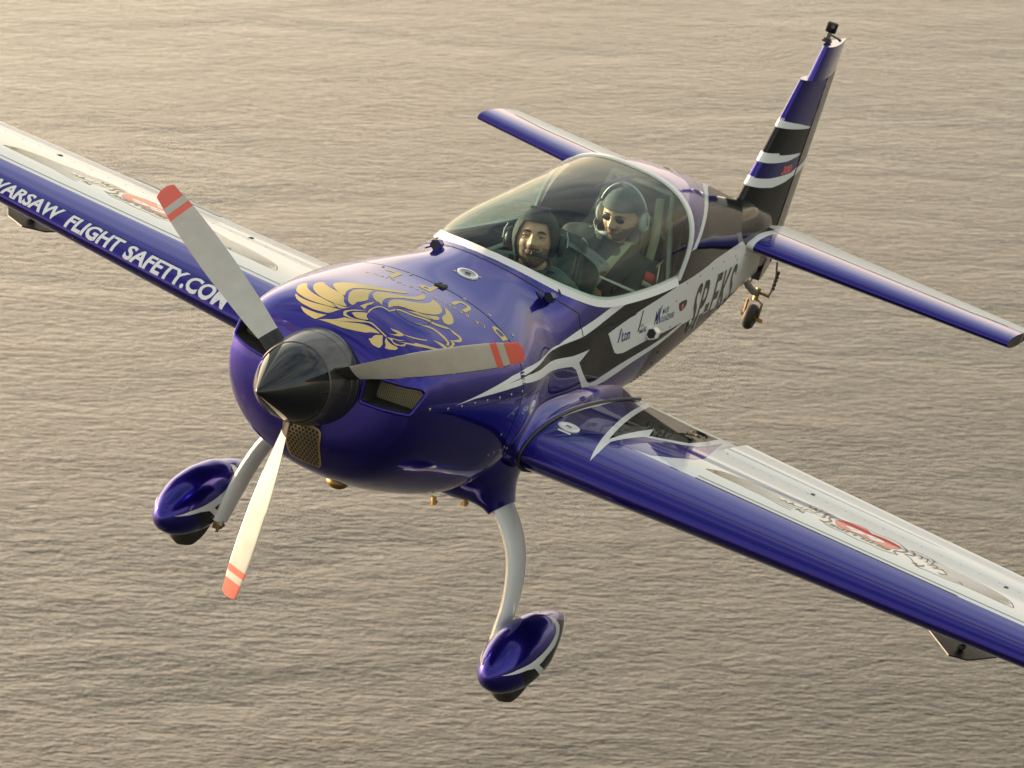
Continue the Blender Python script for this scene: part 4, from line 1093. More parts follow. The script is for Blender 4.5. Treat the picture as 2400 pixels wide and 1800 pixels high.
def text_bm(txt, bold=0.0, shear=0.0, space=1.0):
    cu = bpy.data.curves.new('t', 'FONT'); cu.body = txt; cu.resolution_u = 3; cu.offset = bold; cu.shear = shear
    cu.space_character = space; cu.fill_mode = 'FRONT'
    o = bpy.data.objects.new('t', cu); COL.objects.link(o)
    dg = bpy.context.evaluated_depsgraph_get(); dg.update()
    me = bpy.data.meshes.new_from_object(o.evaluated_get(dg))
    bm = bmesh.new(); bm.from_mesh(me)
    bpy.data.objects.remove(o); bpy.data.curves.remove(cu); bpy.data.meshes.remove(me)
    bmesh.ops.remove_doubles(bm, verts=bm.verts, dist=1e-5)
    bmesh.ops.triangulate(bm, faces=bm.faces[:])
    xs_ = [v.co.x for v in bm.verts]; ys_ = [v.co.y for v in bm.verts]
    x0, x1, y0, y1 = min(xs_), max(xs_), min(ys_), max(ys_)
    for v in bm.verts: v.co = Vector(((v.co.x - x0) / (x1 - x0), (v.co.y - y0) / (y1 - y0), 0))
    return bm
def text_quad(name, txt, quad, proj, surf, m, parent, off=0.0014, grid=0.03, bold=0.0, shear=0.0, space=1.0):
    """quad = bottom left, bottom right, top right, top left in projection coordinates"""
    bm = text_bm(txt, bold, shear, space); bl, br, tr, tl = [Vector(q[:2]) for q in quad]
    for v in bm.verts:
        u, w = v.co.x, v.co.y; p = bl * (1 - u) * (1 - w) + br * u * (1 - w) + tr * u * w + tl * (1 - u) * w
        v.co = Vector((p.x, p.y, 0))
    refine(bm, grid)
    f_, d = PROJ[proj]
    return finish_decal(name, bm, lambda a, b: surf.cast(f_(a, b), d), m, parent, off)
def ribbon(name, lines, surf, m, parent, off=0.0012, step=0.02):
    """lines = list of (points3d, width or [widths]); laid on the nearest surface"""
    vs, fs, ns = [], [], []
    for P, w in lines:
        P = [Vector(p) for p in P]
        if isinstance(w, (int, float)): w = [w] * len(P)
        Q = []; W = []
        for i in range(len(P) - 1):
            k = max(1, int((P[i + 1] - P[i]).length / step))
            for j in range(k): Q.append(P[i].lerp(P[i + 1], j / k)); W.append(lerp(w[i], w[i + 1], j / k))
        Q.append(P[-1]); W.append(w[-1]); b_ = len(vs); S_ = [surf.near(q) for q in Q]
        for i, (q, n) in enumerate(S_):
            t = (S_[min(i + 1, len(S_) - 1)][0] - S_[max(i - 1, 0)][0])
            t = t.normalized() if t.length > 1e-9 else Vector((1, 0, 0))
            sd = n.cross(t).normalized() * W[i] * 0.5
            for s_ in (sd, -sd):
                q2, n2 = surf.near(q + s_); vs.append(q2 + n2 * off); ns.append(n2)
        for i in range(len(S_) - 1): fs.append((b_ + 2 * i, b_ + 2 * i + 1, b_ + 2 * i + 3, b_ + 2 * i + 2))
    me = bpy.data.meshes.new(name); me.from_pydata(vs, [], fs); me.update()
    bad = [p for p in me.polygons if p.normal.dot(ns[p.vertices[0]]) < 0]
    if len(bad) > len(me.polygons) / 2: me.flip_normals()
    me.materials.append(m); me.polygons.foreach_set('use_smooth', [True] * len(fs))
    me.normals_split_custom_set_from_vertices([tuple(n) for n in ns])
    o = bpy.data.objects.new(name, me); COL.objects.link(o); o.parent = parent
    return o
def curve3(P, sub=6): return smooth_loop([Vector(p) for p in P], closed=False, sub=sub)

S_fus = Surf([fus, cowl]); S_cowl = Surf([cowl]); S_fuso = Surf([fus])
# -- cowling
decal('golden_horse_emblem', [LV['horse%d' % i] for i in range(26)], 'top', S_cowl, GOLD, cowl, 0.0012, 0.03, smooth=True)
def box_text(n, ch, bold=0.035):
    tl, bl, br, tr = LV[n]
    text_quad('gold_letter', ch, (bl, br, tr, tl), 'top', S_cowl, GOLD, cowl, 0.0012, 0.03, bold=bold)
for n_, ch in (('q_D', 'D'), ('q_U', 'U'), ('q_P', 'P'), ('q_L', 'L')): box_text(n_, ch)
sm_ = LV['small']
for k, ch in enumerate('LEREVEURMYSTERIEUX'):
    p = Vector(sm_[k]); a = Vector(sm_[max(0, k - 1)]); b_ = Vector(sm_[min(len(sm_) - 1, k + 1)]); t = (b_ - a).normalized()
    if t.y < 0: t = -t
    up_ = Vector((-t.y, t.x)); h_, w_ = 0.026, (0.006 if ch == 'I' else 0.019)
    text_quad('gold_letter', ch, (p - t * w_/2 - up_ * h_/2, p + t * w_/2 - up_ * h_/2, p + t * w_/2 + up_ * h_/2, p - t * w_/2 + up_ * h_/2), 'top', S_cowl, GOLD, cowl, 0.0012, 0.02, bold=0.01)
hp = [S_cowl.cast(Vector((a, b_, 2)), Vector((0, 0, -1)))[0] for a, b_ in LV['hatch']]
ribbon('oil_door_gap', [(curve3(hp + [hp[0]]), 0.004)], S_cowl, SEAL, cowl, 0.0014)
# -- fuselage colour scheme, both sides
for side, sg in (('port', -1), ('stbd', 1)):
    decal('black_side_panel', [LV['blackA']], side, S_fus, BLACK, fus, 0.0006, 0.035)
    decal('white_stripe', [LV['whiteS1']], side, S_fus, WHITE, fus, 0.0011, 0.035)
    decal('white_stripe', [LV['whiteS2']], side, S_fus, WHITE, fus, 0.0011, 0.035)
    decal('white_side_panel', [LV['whiteP']], side, S_fus, WHITE, fus, 0.0014, 0.035)
tl, tr, br, bl = LV['q_reg']
text_quad('registration_outline', 'SP-EKS', (bl, br, tr, tl), 'port', S_fuso, WHITE, fus, 0.0019, 0.03, bold=0.060, space=1.12)
text_quad('registration_letters', 'SP-EKS', (bl, br, tr, tl), 'port', S_fuso, DARKVINYL, fus, 0.0024, 0.03, bold=0.022, space=1.12)
text_quad('registration_outline', 'SP-EKS', [(5.55, -0.137), (4.45, -0.128), (4.25, 0.193), (5.37, 0.148)], 'stbd', S_fuso, WHITE, fus, 0.0019, 0.03, bold=0.060, space=1.12)
text_quad('registration_letters', 'SP-EKS', [(5.55, -0.137), (4.45, -0.128), (4.25, 0.193), (5.37, 0.148)], 'stbd', S_fuso, DARKVINYL, fus, 0.0024, 0.03, bold=0.022, space=1.12)
def stk(n, txt, m, bold=0.01, shear=0.0):
    tl, tr, br, bl = LV[n]; text_quad('sponsor_lettering', txt, (bl, br, tr, tl), 'port', S_fuso, m, fus, 0.0020, 0.03, bold=bold, shear=shear)
stk('q_it', 'it.com', INK, 0.02); stk('q_one', '1', INK, 0.02, 0.3); stk('q_paw', 'PAWEL', SILVERGREY); stk('q_man', 'MANCARZ', DARKVINYL)
stk('q_M', 'MK', INK, 0.03, 0.2); stk('q_mac', 'MACIEJ', INK, 0.01, 0.2); stk('q_kul', 'KULASZEWSKI', INK, 0.01, 0.2)
decal('sponsor_slash', [LV['slash']], 'port', S_fuso, DARKVINYL, fus, 0.002, 0.03)
decal('sponsor_badge', [LV['badge']], 'port', S_fuso, DARKVINYL, fus, 0.0018, 0.03, smooth=True)
decal('sponsor_badge_centre', [LV['badger']], 'port', S_fuso, RED, fus, 0.0024, 0.03)
ribbon('vent_slot', [(curve3(LV['r_slot']), [0.004] + [0.016] * 10 + [0.006] * 8)], S_fuso, DARKIN, fus, 0.0018)
def joint_pts(sg):
    xs_ = [CX0 + .0005 + (2.36 - CX0) * (i / 30) ** 1.9 for i in range(31)]; P = [rim_pt(x, sg) for x in xs_]; P[0].y = 0.0; out = []
    for i, p in enumerate(P):
        d = Vector(((p.x - 2.75) * .40, p.y, 0)).normalized(); q = p + d * .058; q.z -= .058 * (i / 30) ** 1.5 * 1.1
        out.append(S_fus.near(q)[0])
    return out + [Vector((2.345, sg * .458, .215)), Vector((2.38, sg * .466, .158)), Vector((2.40, sg * .467, .150))]
for sg in (-1, 1): ribbon('canopy_joint', [(joint_pts(sg), 0.0065)], S_fus, SEAL, fus, 0.0018)
# blue and white bands running over the spine behind the canopy
def spine_band(name, fx0, fx1, m, off):
    vs, fs, ns = [], [], []; na, nx = 41, 8
    th0 = th_at(3.75, 0.40)
    for j in range(na):
        v = -1 + 2 * j / (na - 1); a = abs(v)         # 1 at the side, 0 at the crest
        for i in range(nx):
            x = lerp(fx0(a), fx1(a), i / (nx - 1)); z_side = 0.435
            th = lerp(H90, th_at(x, z_side), a)
            y, z = sec_pt(x, th); e = 1e-3
            y1, z1 = sec_pt(x, min(H90, th + e)); y0, z0 = sec_pt(x, th - e); yx, zx = sec_pt(x + .01, th)
            n = Vector((0, y1 - y0, z1 - z0)).cross(Vector((.01, yx - y, zx - z)))
            if n.length < 1e-12: n = Vector((0, 0, 1))
            n = n.normalized(); n = -n if n.dot(Vector((0, y, .3))) < 0 else n
            s_ = -1 if v < 0 else 1
            vs.append(Vector((x, s_ * y, z)) + Vector((n.x, s_ * n.y, n.z)) * off); ns.append((n.x, s_ * n.y, n.z))
    for j in range(na - 1):
        for i in range(nx - 1):
            q = j * nx + i; fs.append((q, q + 1, q + nx + 1, q + nx))
    me = bpy.data.meshes.new(name); me.from_pydata(vs, [], fs); me.update()
    if me.polygons[len(fs) // 2].normal.z < 0: me.flip_normals()
    me.materials.append(m); me.polygons.foreach_set('use_smooth', [True] * len(fs)); me.normals_split_custom_set_from_vertices(ns)
    o = bpy.data.objects.new(name, me); COL.objects.link(o); o.parent = fus; return o
xb = lambda a: lerp(4.95, 3.80, a ** .8)
spine_band('blue_spine_panel', lambda a: CX1 + .012, lambda a: max(xb(a), CX1 + .02), BLUE, .0012)
spine_band('white_spine_band', xb, lambda a: xb(a) + lerp(.20, .10, a), WHITE, .0020)
ribbon('cowling_joint', [(curve3(LV['r_panel']), 0.003)], S_cowl, SEAL, cowl, 0.0012)
ribbon('panel_joint', [(curve3(LV['r_plate']), 0.003)], S_fuso, SEAL, fus, 0.0022)
# fasteners
def studs(name, pts, surf, m, r=0.006, parent=None, h=0.35):
    mb = MB()
    for p in pts:
        q, n = surf.near(Vector(p))
        M_ = n.to_track_quat('Z', 'Y').to_matrix().to_4x4()
        mb.sph(q + n * 0.001, (r, r, r * h), M=M_, seg=10)
    o = mb.build(name, m, parent); o['kind'] = 'stuff'; return o
topz = lambda a, b_, s_: s_.cast(Vector((a, b_, 2)), Vector((0, 0, -1)))[0]
sc = [topz(a, b_, S_fus) for a, b_ in LV['screws']]
studs('cowl_screws', sc, S_fus, METAL, 0.0085, cowl)
sdz = lambda a, b_, s_: s_.cast(Vector((a, -3, b_)), Vector((0, 1, 0)))[0]
studs('side_screws', [sdz(a, b_, S_fus) for a, b_ in LV['screwsL']], S_fus, METAL, 0.007, cowl)
studs('side_rivets', [sdz(a, b_, S_fuso) + Vector((0, -.001, 0)) for a, b_ in LV['rivets'] + LV['rivets2']], S_fuso, SEAL, 0.007, fus)
# round caps
def cap_disc(name, p, surf, r=0.045, m=WHITE, parent=None, elong=1.0, inner=SILVERGREY):
    q, n = surf.near(Vector(p)); M_ = n.to_track_quat('Z', 'Y').to_matrix().to_4x4(); mb = MB()
    ring = lambda rr, z: [q + M_.to_3x3() @ Vector((rr * math.cos(2*math.pi*k/32) * elong, rr * math.sin(2*math.pi*k/32), z)) for k in range(32)]
    mb.loft([ring(r, -.006), ring(r, .005), ring(r * .95, .0065), ring(r * .74, .0065)], 0, cap=False)
    mb.loft([ring(r * .74, .0064), ring(r * .70, .0052), ring(r * .03, .0052)], 1, cap=False)
    mb.box(q + n * 0.006, (r * .5, r * .14, .004), 2, M=M_)
    return mb.build(name, [m, inner, SEAL], parent, 40)
cap_disc('filler_cap', LV['cap'][0], S_fuso, 0.050, WHITE, fus)
S_pw = Surf([wings[-1], ailerons[-1]]); S_sw = Surf([wings[1], ailerons[1]])
cap_disc('fuel_cap', LV['pwCap'][0], S_pw, 0.052, WHITE, wings[-1], inner=WHITE)
cap_disc('filler_cap', LV['fcap'][0], S_fuso, 0.034, WHITE, fus, inner=WHITE)
# hexagonal air vents
def vent(p, surf, m, r=0.026, ln=0.07, tilt=0.35):
    q, n = surf.near(Vector(p)); mb = MB(); d = (Vector((-1, 0, 0)) * 1.0 + n * tilt * 0).normalized()
    c = q + n * (r * 0.75)
    b1 = n; b2 = d.cross(n).normalized()
    hexr = lambda rr, x: [c + d * x + b1 * rr * math.sin(math.pi/3*k) + b2 * rr * 1.1 * math.cos(math.pi/3*k) for k in range(6)]
    mb.loft([hexr(r * .6, -ln * .5) , hexr(r, 0.0), hexr(r, ln * .5), hexr(r * .84, ln * .5)], 0, cap=False)
    mb.loft([hexr(r * .84, ln * .5), hexr(r * .70, -.01)], 1)
    return mb.build('air_vent', [m, DARKIN], fus, 20)
vent((2.00, 0.215, 0.37), S_fus, BLUE); vent(LV['vents'][1], S_fus, BLUE); vent(LV['scoop'][0], S_fuso, WHITE, 0.030, 0.09)
# small camera clamp left on the cowl joint
q, n = S_fus.near(Vector(LV['mount'][0])); mb = MB()
mb.box(q + n * .008, (.045, .05, .016), bev=.003); mb.box(q + n * .022 + Vector((0, -.014, 0)), (.035, .008, .022), bev=.002); mb.box(q + n * .022 + Vector((0, .014, 0)), (.035, .008, .022), bev=.002); mb.box(q + n * .022, (.03, .006, .018), bev=.001)
mb.build('camera_mount', RUBBER, cowl)
# oil cooler intake with honeycomb mesh under the spinner
oc = [Vector(p) for p in LV['cooler']]
cen = sum(oc, Vector()) / len(oc); nrm = S_cowl.near(cen)[1]
flat = [(p.y, p.z) for p in oc]
bm = bmesh.new(); add_loops(bm, [smooth_loop([Vector((a, b_, 0)) for a, b_ in flat])])
refine(bm, 0.02)
front = lambda a, b_: S_cowl.cast(Vector((-1.0, a, b_)), Vector((1, 0, 0)))
finish_decal('oil_cooler_intake', bm, front, DARKIN, cowl, 0.0008)
loop_ = smooth_loop([Vector((a, b_, 0)) for a, b_ in flat])
def inside(a, b_):
    c_ = False; n_ = len(loop_)
    for i in range(n_):
        p, q_ = loop_[i], loop_[i - 1]
        if (p.y > b_) != (q_.y > b_) and a < (q_.x - p.x) * (b_ - p.y) / (q_.y - p.y) + p.x: c_ = not c_
    return c_
lines = []; hr = 0.0105
ymin, ymax = min(p.x for p in loop_), max(p.x for p in loop_); zmin, zmax = min(p.y for p in loop_), max(p.y for p in loop_)
r_ = 0; z = zmin
while z < zmax + hr:
    y = ymin + (hr * 0.87 if r_ % 2 else 0)
    while y < ymax + hr:
        pts_ = [(y + hr * math.sin(math.pi / 3 * k), z + hr * math.cos(math.pi / 3 * k)) for k in range(4)]
        for a, b_ in zip(pts_[:-1], pts_[1:]):
            if inside(*a) and inside(*b_): lines.append(([front(*a)[0] , front(*b_)[0]], 0.0034))
        y += hr * 1.74
    z += hr * 1.5; r_ += 1
HONEY = mat('honeycomb_mesh_brass', (0.50, 0.38, 0.20), rough=0.35, metal=0.9, noise_amt=0.1)
hm = ribbon('honeycomb_mesh', lines, S_cowl, HONEY, cowl, 0.003, step=1.0); hm['kind'] = 'stuff'
ribbon('intake_rim', [([front(p.x, p.y)[0] for p in loop_ + [loop_[0]]], 0.010)], S_cowl, HONEY, cowl, 0.0035)
# rounded lips round the cooling intakes
for sg in (-1, 1):
    m_ = len(INLET); P = []
    for i in range(m_):
        p = Vector(INLET[i]); a = Vector(INLET[i - 1]); b_ = Vector(INLET[(i + 1) % m_]); c_ = Vector((-.335, .045))
        da = (a - p).normalized() * .012; db = (b_ - p).normalized() * .012
        for t in (0, .25, .5, .75, 1):
            q = (p + da) * (1 - t) ** 2 + p * 2 * t * (1 - t) + (p + db) * t * t; P.append(q + (q - c_).normalized() * .005)
        for t in (.25, .5, .75): q = (p + db).lerp(b_ + (p - b_).normalized() * .012, t); P.append(q + (q - c_).normalized() * .005)
    P3 = [front(q.x * -sg if sg > 0 else q.x, q.y)[0] + Vector((-.001, 0, 0)) for q in P]
    mb = MB(); n_ = 10; rings = []
    for i, p in enumerate(P3):
        t = (P3[(i + 1) % len(P3)] - P3[i - 1]).normalized(); a = Vector((-1, 0, 0)); a = (a - t * a.dot(t)).normalized(); b_ = t.cross(a)
        rings.append([p + a * .0085 * math.cos(2*math.pi*k/n_) + b_ * .0085 * math.sin(2*math.pi*k/n_) for k in range(n_)])
    rings.append(rings[0]); mb.loft(rings, 0, cap=False); mb.build('intake_lip', BLUE, cowl, 80, merge=.0001)
# belly fittings
mb = MB(); mb.sph((1.04, -.06, -.535), (.06, .05, .035), seg=16); mb.build('exhaust_outlet', BRASS, cowl, 40)
for p in ((1.62, -.30, -.60), (1.80, -.38, -.60)):
    mb = MB()
    mb.tube([Vector(p), Vector(p) + Vector((0, -.01, -.035))], .012, 10); mb.box(Vector(p) + Vector((.02, 0, -.03)), (.05, .02, .012), bev=.002)
    mb.build('drain_valve', BRASS, fus)

# -- wings
pw, sw = wings[-1], wings[1]
decal('blue_root_patch', [LV['pwBlue']], 'top', S_pw, BLUE, pw, 0.0008, 0.03)
decal('black_root_patch', [LV['pwBlack']], 'top', S_pw, BLACK, pw, 0.0010, 0.03)
decal('blue_root_patch', [LV['pwBlue2']], 'top', S_pw, BLUE, pw, 0.0010, 0.03)
decal('white_wing_stripe', [LV['pwWhite']], 'top', S_pw, WHITE, pw, 0.0016, 0.03)
decal('cap_placard', [LV['pwTag']], 'top', S_pw, WHITE, pw, 0.0014, 0.03)
def wl(y, ds, sg): # point a distance ds aft of the colour edge
    p = wpar(y); c_ = p['te'] - p['le']; return wpt(y, bound(y) + ds / c_, 1, sg)
for sg, S_, w_, y0 in ((-1, S_pw, pw, 1.25), (1, S_sw, sw, 0.62)):
    ribbon('beige_pinstripe', [([wl(y, 0.045, sg) for y in frange(y0, 3.95, 40)], 0.008)], S_, BEIGE, w_, 0.0014)
    ribbon('dark_edge_line', [([wl(y, 0.002, sg) for y in frange(y0, 2.55 if sg < 0 else 0.7, 20)], 0.007)], S_, SEAL, w_, 0.0014) if sg < 0 else None  # shadow of the panel gap painted on as a thin dark ribbon, port wing only
    ribbon('leading_edge_joint', [([wpt(y, 0.055, 1, sg) for y in frange(0.70, 3.95, 40)], 0.0035)], S_, NAVY, w_, 0.0012)
# winged shield emblem on both wings
A_, B_ = Vector(LV['embP'][0]), Vector(LV['embP'][1]); A2, B2 = Vector(LV['embS'][0]), Vector(LV['embS'][1])
def emb(sg):
    if sg < 0: return lambda p: Vector((p[0], p[1]))
    k = (B2.y - A2.y) / (B_.y - A_.y)
    def f(p):
        t = (p[1] - A_.y) / (B_.y - A_.y)
        base = A_.x + (B_.x - A_.x) * t
        return Vector((lerp(A2.x, B2.x, t) + (p[0] - base), lerp(A2.y, B2.y, t)))
    return f
def strokes(items, sg, S_, parent, name, m, taper=True):
    f = emb(sg); out = []
    for P, w in items:
        Q = smooth_loop([f(p) for p in P], closed=False, sub=5)
        Q3 = [topz(q.x, q.y, S_) for q in Q]; n_ = len(Q3)
        W = [w * (0.35 + 0.65 * math.sin(math.pi * (i + .3) / (n_ - .4))) for i in range(n_)] if taper else w
        out.append((Q3, W))
    o = ribbon(name, out, S_, m, parent, 0.0014, step=0.03); o['kind'] = 'stuff'; return o
def resample(P, n):
    P = [Vector(p) for p in P]; d = [0]
    for a, b_ in zip(P[:-1], P[1:]): d.append(d[-1] + (b_ - a).length)
    out = []
    for i in range(n):
        s_ = d[-1] * i / (n - 1); j = 0
        while j < len(d) - 2 and d[j + 1] < s_: j += 1
        out.append(P[j].lerp(P[j + 1], (s_ - d[j]) / max(1e-9, d[j + 1] - d[j])))
    return out
for sg, S_, w_ in ((-1, S_pw, pw), (1, S_sw, sw)):
    T, Bm = resample(LV['e_top'], 16), resample(LV['e_bot'], 16)
    its = []
    for k in range(8):
        t = k / 7; i0 = int(0.5 + 2.4 * min(t, 1 - t)); e_ = 16 if k in (0, 1, 2, 5) else (12 if k != 3 else 10)
        its.append(([T[i].lerp(Bm[i], t) for i in range(0 if k in (0, 7) else i0, e_)], 0.0058))
    T, Bm = resample(LV['e_rtop'], 16), resample(LV['e_rbot'], 16)
    for k in range(8):
        t = k / 7; s0 = 0 if k in (0, 7) else (3 if k < 4 else 6)
        its.append(([T[i].lerp(Bm[i], t) for i in range(s0, 16 if k in (0, 7) else 15 - (k % 2))], 0.0058))
    strokes(its, sg, S_, w_, 'feather_lines', BEIGE, False)
    strokes([(LV['e_s%d' % i], 0.014 if i in (0, 1, 2, 6, 7, 8) else 0.0085) for i in range(15)], sg, S_, w_, 'feather_scrolls', BEIGE)
    strokes([(LV['e_out'], 0.006), (LV['e_out2'], 0.006)], sg, S_, w_, 'shield_outline', BEIGE, False)
    f = emb(sg)
    decal('red_shield', [[tuple(f(p)) for p in LV['e_red']]], 'top', S_, RED, w_, 0.0014, 0.03)
    text_quad('shield_numerals', '66', [f(p) for p in ((2.552, -2.09), (2.525, -1.90), (2.452, -1.915), (2.470, -2.105))], 'top', S_, WHITE, w_, 0.0019, 0.03, bold=0.05, space=1.0)
    text_quad('shield_lettering', 'PHILLIPS', [f(p) for p in ((2.447, -2.150), (2.427, -1.855), (2.390, -1.850), (2.405, -2.140))], 'top', S_, BEIGE, w_, 0.0019, 0.03, bold=0.03, space=1.05)
    # red bird tip beyond the emblem
    y_ = 2.80 if sg < 0 else 2.66
# black hinge covers at the aileron
for sg, ky, S_ in ((-1, 'pnot', S_pw), (1, 'snot', S_sw)):
    for p in LV[ky]:
        mb = MB(); q, n = S_.near(Vector(p)); mb.box(q + n * 0.001, (.034, .018, .006), bev=.002)
        mb.build('hinge_slot', SEAL, wings[sg])
# lettering along the starboard leading edge, laid round the nose of the aerofoil
ARC = [0.0]; 
_c = 1.5
_ss = [i / 400 * 0.2 for i in range(401)]
for a, b_ in zip(_ss[:-1], _ss[1:]):
    ARC.append(ARC[-1] + math.hypot((b_ - a) * _c, (aft(b_) - aft(a)) * 0.145 * _c))
def arc_s(L_):
    for i in range(len(ARC) - 1):
        if ARC[i + 1] >= L_: return _ss[i] + (_ss[i + 1] - _ss[i]) * (L_ - ARC[i]) / (ARC[i + 1] - ARC[i])
    return 0.2
def le_text(txt, y0, y1, a0, a1, bold):
    bm = text_bm(txt, bold); refine(bm, 0.12)
    def place(u, v):
        y = lerp(y0, y1, u); s_ = arc_s(lerp(a0, a1, v)); e = 1e-4
        p = wpt(y, s_, 1, 1); t1 = wpt(y, s_ + e, 1, 1) - wpt(y, max(0, s_ - e), 1, 1); t2 = wpt(y + .01, s_, 1, 1) - p
        n = t1.cross(t2); n = -n if n.z < 0 and s_ > 0.002 else n
        if n.dot(Vector((-1, 0, .3))) < 0: n = -n
        return p, n.normalized()
    return finish_decal('white_lettering', bm, place, WHITE, sw, 0.0016)
le_text('WARSAW', 2.475, 2.035, 0.012, 0.112, 0.032)
le_text('FLIGHT', 1.985, 1.670, 0.008, 0.108, 0.032)
le_text('SAFETY.COM', 1.635, 1.045, 0.004, 0.102, 0.032)
# aileron spades hung below the wings
def spade(sg, pts_, zz, arm):
    mb = MB(); P = [Vector((x, y, zz)) for x, y in pts_]
    mb.loft([P, [p + Vector((0, 0, .007)) for p in P]])
    mb.tube(arm, .012, 8); mb.box(arm[0] + Vector((0, 0, .012)), (.05, .03, .02), bev=.004)
    o = mb.build('aileron_spade', mat('spade_plate_black', (.02, .02, .022), rough=.5, noise_amt=.1), ailerons[sg], 20)
spade(-1, [(2.60, -2.41), (2.563, -2.434), (2.353, -2.584), (2.403, -2.661), (2.641, -2.739), (2.80, -2.76), (2.86, -2.60), (2.78, -2.42)], -.48, [Vector((2.50, -2.60, -.47)), Vector((2.62, -2.60, -.36)), Vector((2.78, -2.60, -.24))])
spade(1, [(2.60, 2.66), (2.533, 2.634), (2.405, 2.554), (2.336, 2.429), (2.42, 2.34), (2.53, 2.32), (2.75, 2.33), (2.82, 2.50), (2.75, 2.64)], -.48, [Vector((2.52, 2.48, -.47)), Vector((2.62, 2.48, -.36)), Vector((2.78, 2.48, -.24))])
# small trailing edge tab on the starboard aileron
mb = MB(); mb.box((3.085, 2.02, -.212), (.035, .50, .004)); mb.build('trim_tab', SILVERGREY, ailerons[1])

# -- tail
S_fin = Surf([fin_o, rud_o]); S_fin0 = Surf([fin_o]); S_rud = Surf([rud_o])
for side in ('port', 'stbd'):
    fx = lambda P: [((finpar(z)['le'] - .012 if z < 1.11 else lerp(5.955, 6.08, (z - 1.119) / .206) - .012), z) if x < (finpar(z)['le'] if z < 1.11 else lerp(5.955, 6.08, (z - 1.119) / .206)) + .10 else (x, z) for x, z in P]
    decal('blue_fin_panel', [fx([(5.87, .881), (5.985, 1.104), (6.0, 1.105), (6.441, 1.104), (6.358, .821), (6.118, .850), (5.958, .872)])], side, S_fin, BLUE, fin_o, 0.0008, 0.03)
    decal('white_fin_stripe', [fx(LV['f_w1'])], side, S_fin, WHITE, fin_o, 0.0012, 0.03)
    decal('white_fin_stripe', [fx(LV['f_w2'])], side, S_fin, WHITE, fin_o, 0.0012, 0.03)
    decal('blue_fin_band', [fx(LV['f_b2'])], side, S_fin, BLUE, fin_o, 0.0010, 0.03)
    decal('white_fin_stripe', [fx(LV['f_w3'])], side, S_fin, WHITE, fin_o, 0.0013, 0.03)
tl, tr, br, bl = LV['q_300']; text_quad('fin_numerals', '300', (bl, br, tr, tl), 'port', S_fin0, RED, fin_o, 0.0018, 0.03, bold=0.04, shear=0.3)
S_pt, S_st = Surf([stabs[-1], elevs[-1]]), Surf([stabs[1], elevs[1]])
for sg, S_ in ((-1, S_pt), (1, S_st)):
    def tp(y, s_):
        p = tailpar(y); c_ = p['te'] - p['le']; return Vector((p['le'] + c_ * s_, sg * y, p['z'] + .1))
    ribbon('dark_edge_line', [([tp(y, 0.44) for y in frange(0.16, 1.36, 30)] + [tp(1.42, 0.47), tp(1.56, .52)], 0.0075)], S_, SEAL, stabs[sg], 0.0016)
    mb = MB(); pts_ = [(a, b_) for a, b_ in [(0.165, .43), (1.37, .43), (1.43, .46), (1.58, .52), (0.165, .52)]]
    decal('white_tail_stripe', [[(tp(a, b_).x, sg * a) for a, b_ in pts_]], 'top', S_, WHITE, stabs[sg], 0.0010, 0.03)
# smooth junction between fin, tailplane and fuselage
mb = MB(); rings = []
for k in range(24):
    t_ = k / 23; x = lerp(5.18, 6.42, t_)
    top_ = fpar(x)[1] - 0.03 + 0.13 * min(1, t_ * 2.2) * (1 if t_ < .8 else (1 - t_) * 5)
    zc_ = lerp(0.30, 0.18, t_); ring = []
    w_ = surf_y(x, zc_) * .92 + 0.055 * math.sin(math.pi * t_) ** 1.3
    for j in range(28):
        a = 2 * math.pi * j / 28
        ring.append(Vector((x, w_ * 0.98 * math.cos(a), zc_ + (top_ - zc_) * 0.72 * math.sin(a) if math.sin(a) > 0 else zc_ + 0.10 * math.sin(a))))
    rings.append(ring)
mb.loft(rings); mb.build('tail_fairing', BLACK, plane, 60)
# -- wheel fairings
for sg in (-1, 1):
    S_ = Surf([gears[sg][1]]); side = 'port' if sg < 0 else 'stbd'
    for sd in ('port', 'stbd'):
        decal('black_fairing_panel', [LV['wf_k']], sd, S_, BLACK, gears[sg][1], 0.0006, 0.02)
        decal('white_fairing_stripe', [LV['wf_w']], sd, S_, WHITE, gears[sg][1], 0.0011, 0.02)
        decal('white_fairing_stripe', [LV['wf_t']], sd, S_, WHITE, gears[sg][1], 0.0011, 0.02)

# insects and stone chips on the leading edges
for sg, S_ in ((-1, S_pw), (1, S_sw)):
    rnd = random.Random(11 + sg); pts_ = []
    for k in range(46):
        y = rnd.uniform(.62, 3.9); pts_.append(wpt(y, rnd.uniform(0, .05) ** 1.2, 1, sg))
    studs('insect_specks', pts_, S_, SEAL, 0.0026, wings[sg])
# seams and screws of the wing skins
for sg, S_ in ((-1, S_pw), (1, S_sw)):
    P = [wpt(y, HINGE - .03, 1, sg) for y in frange(1.2, 3.9, 28)]
    studs('aileron_screws', P, S_, SILVERGREY, 0.0032, wings[sg])

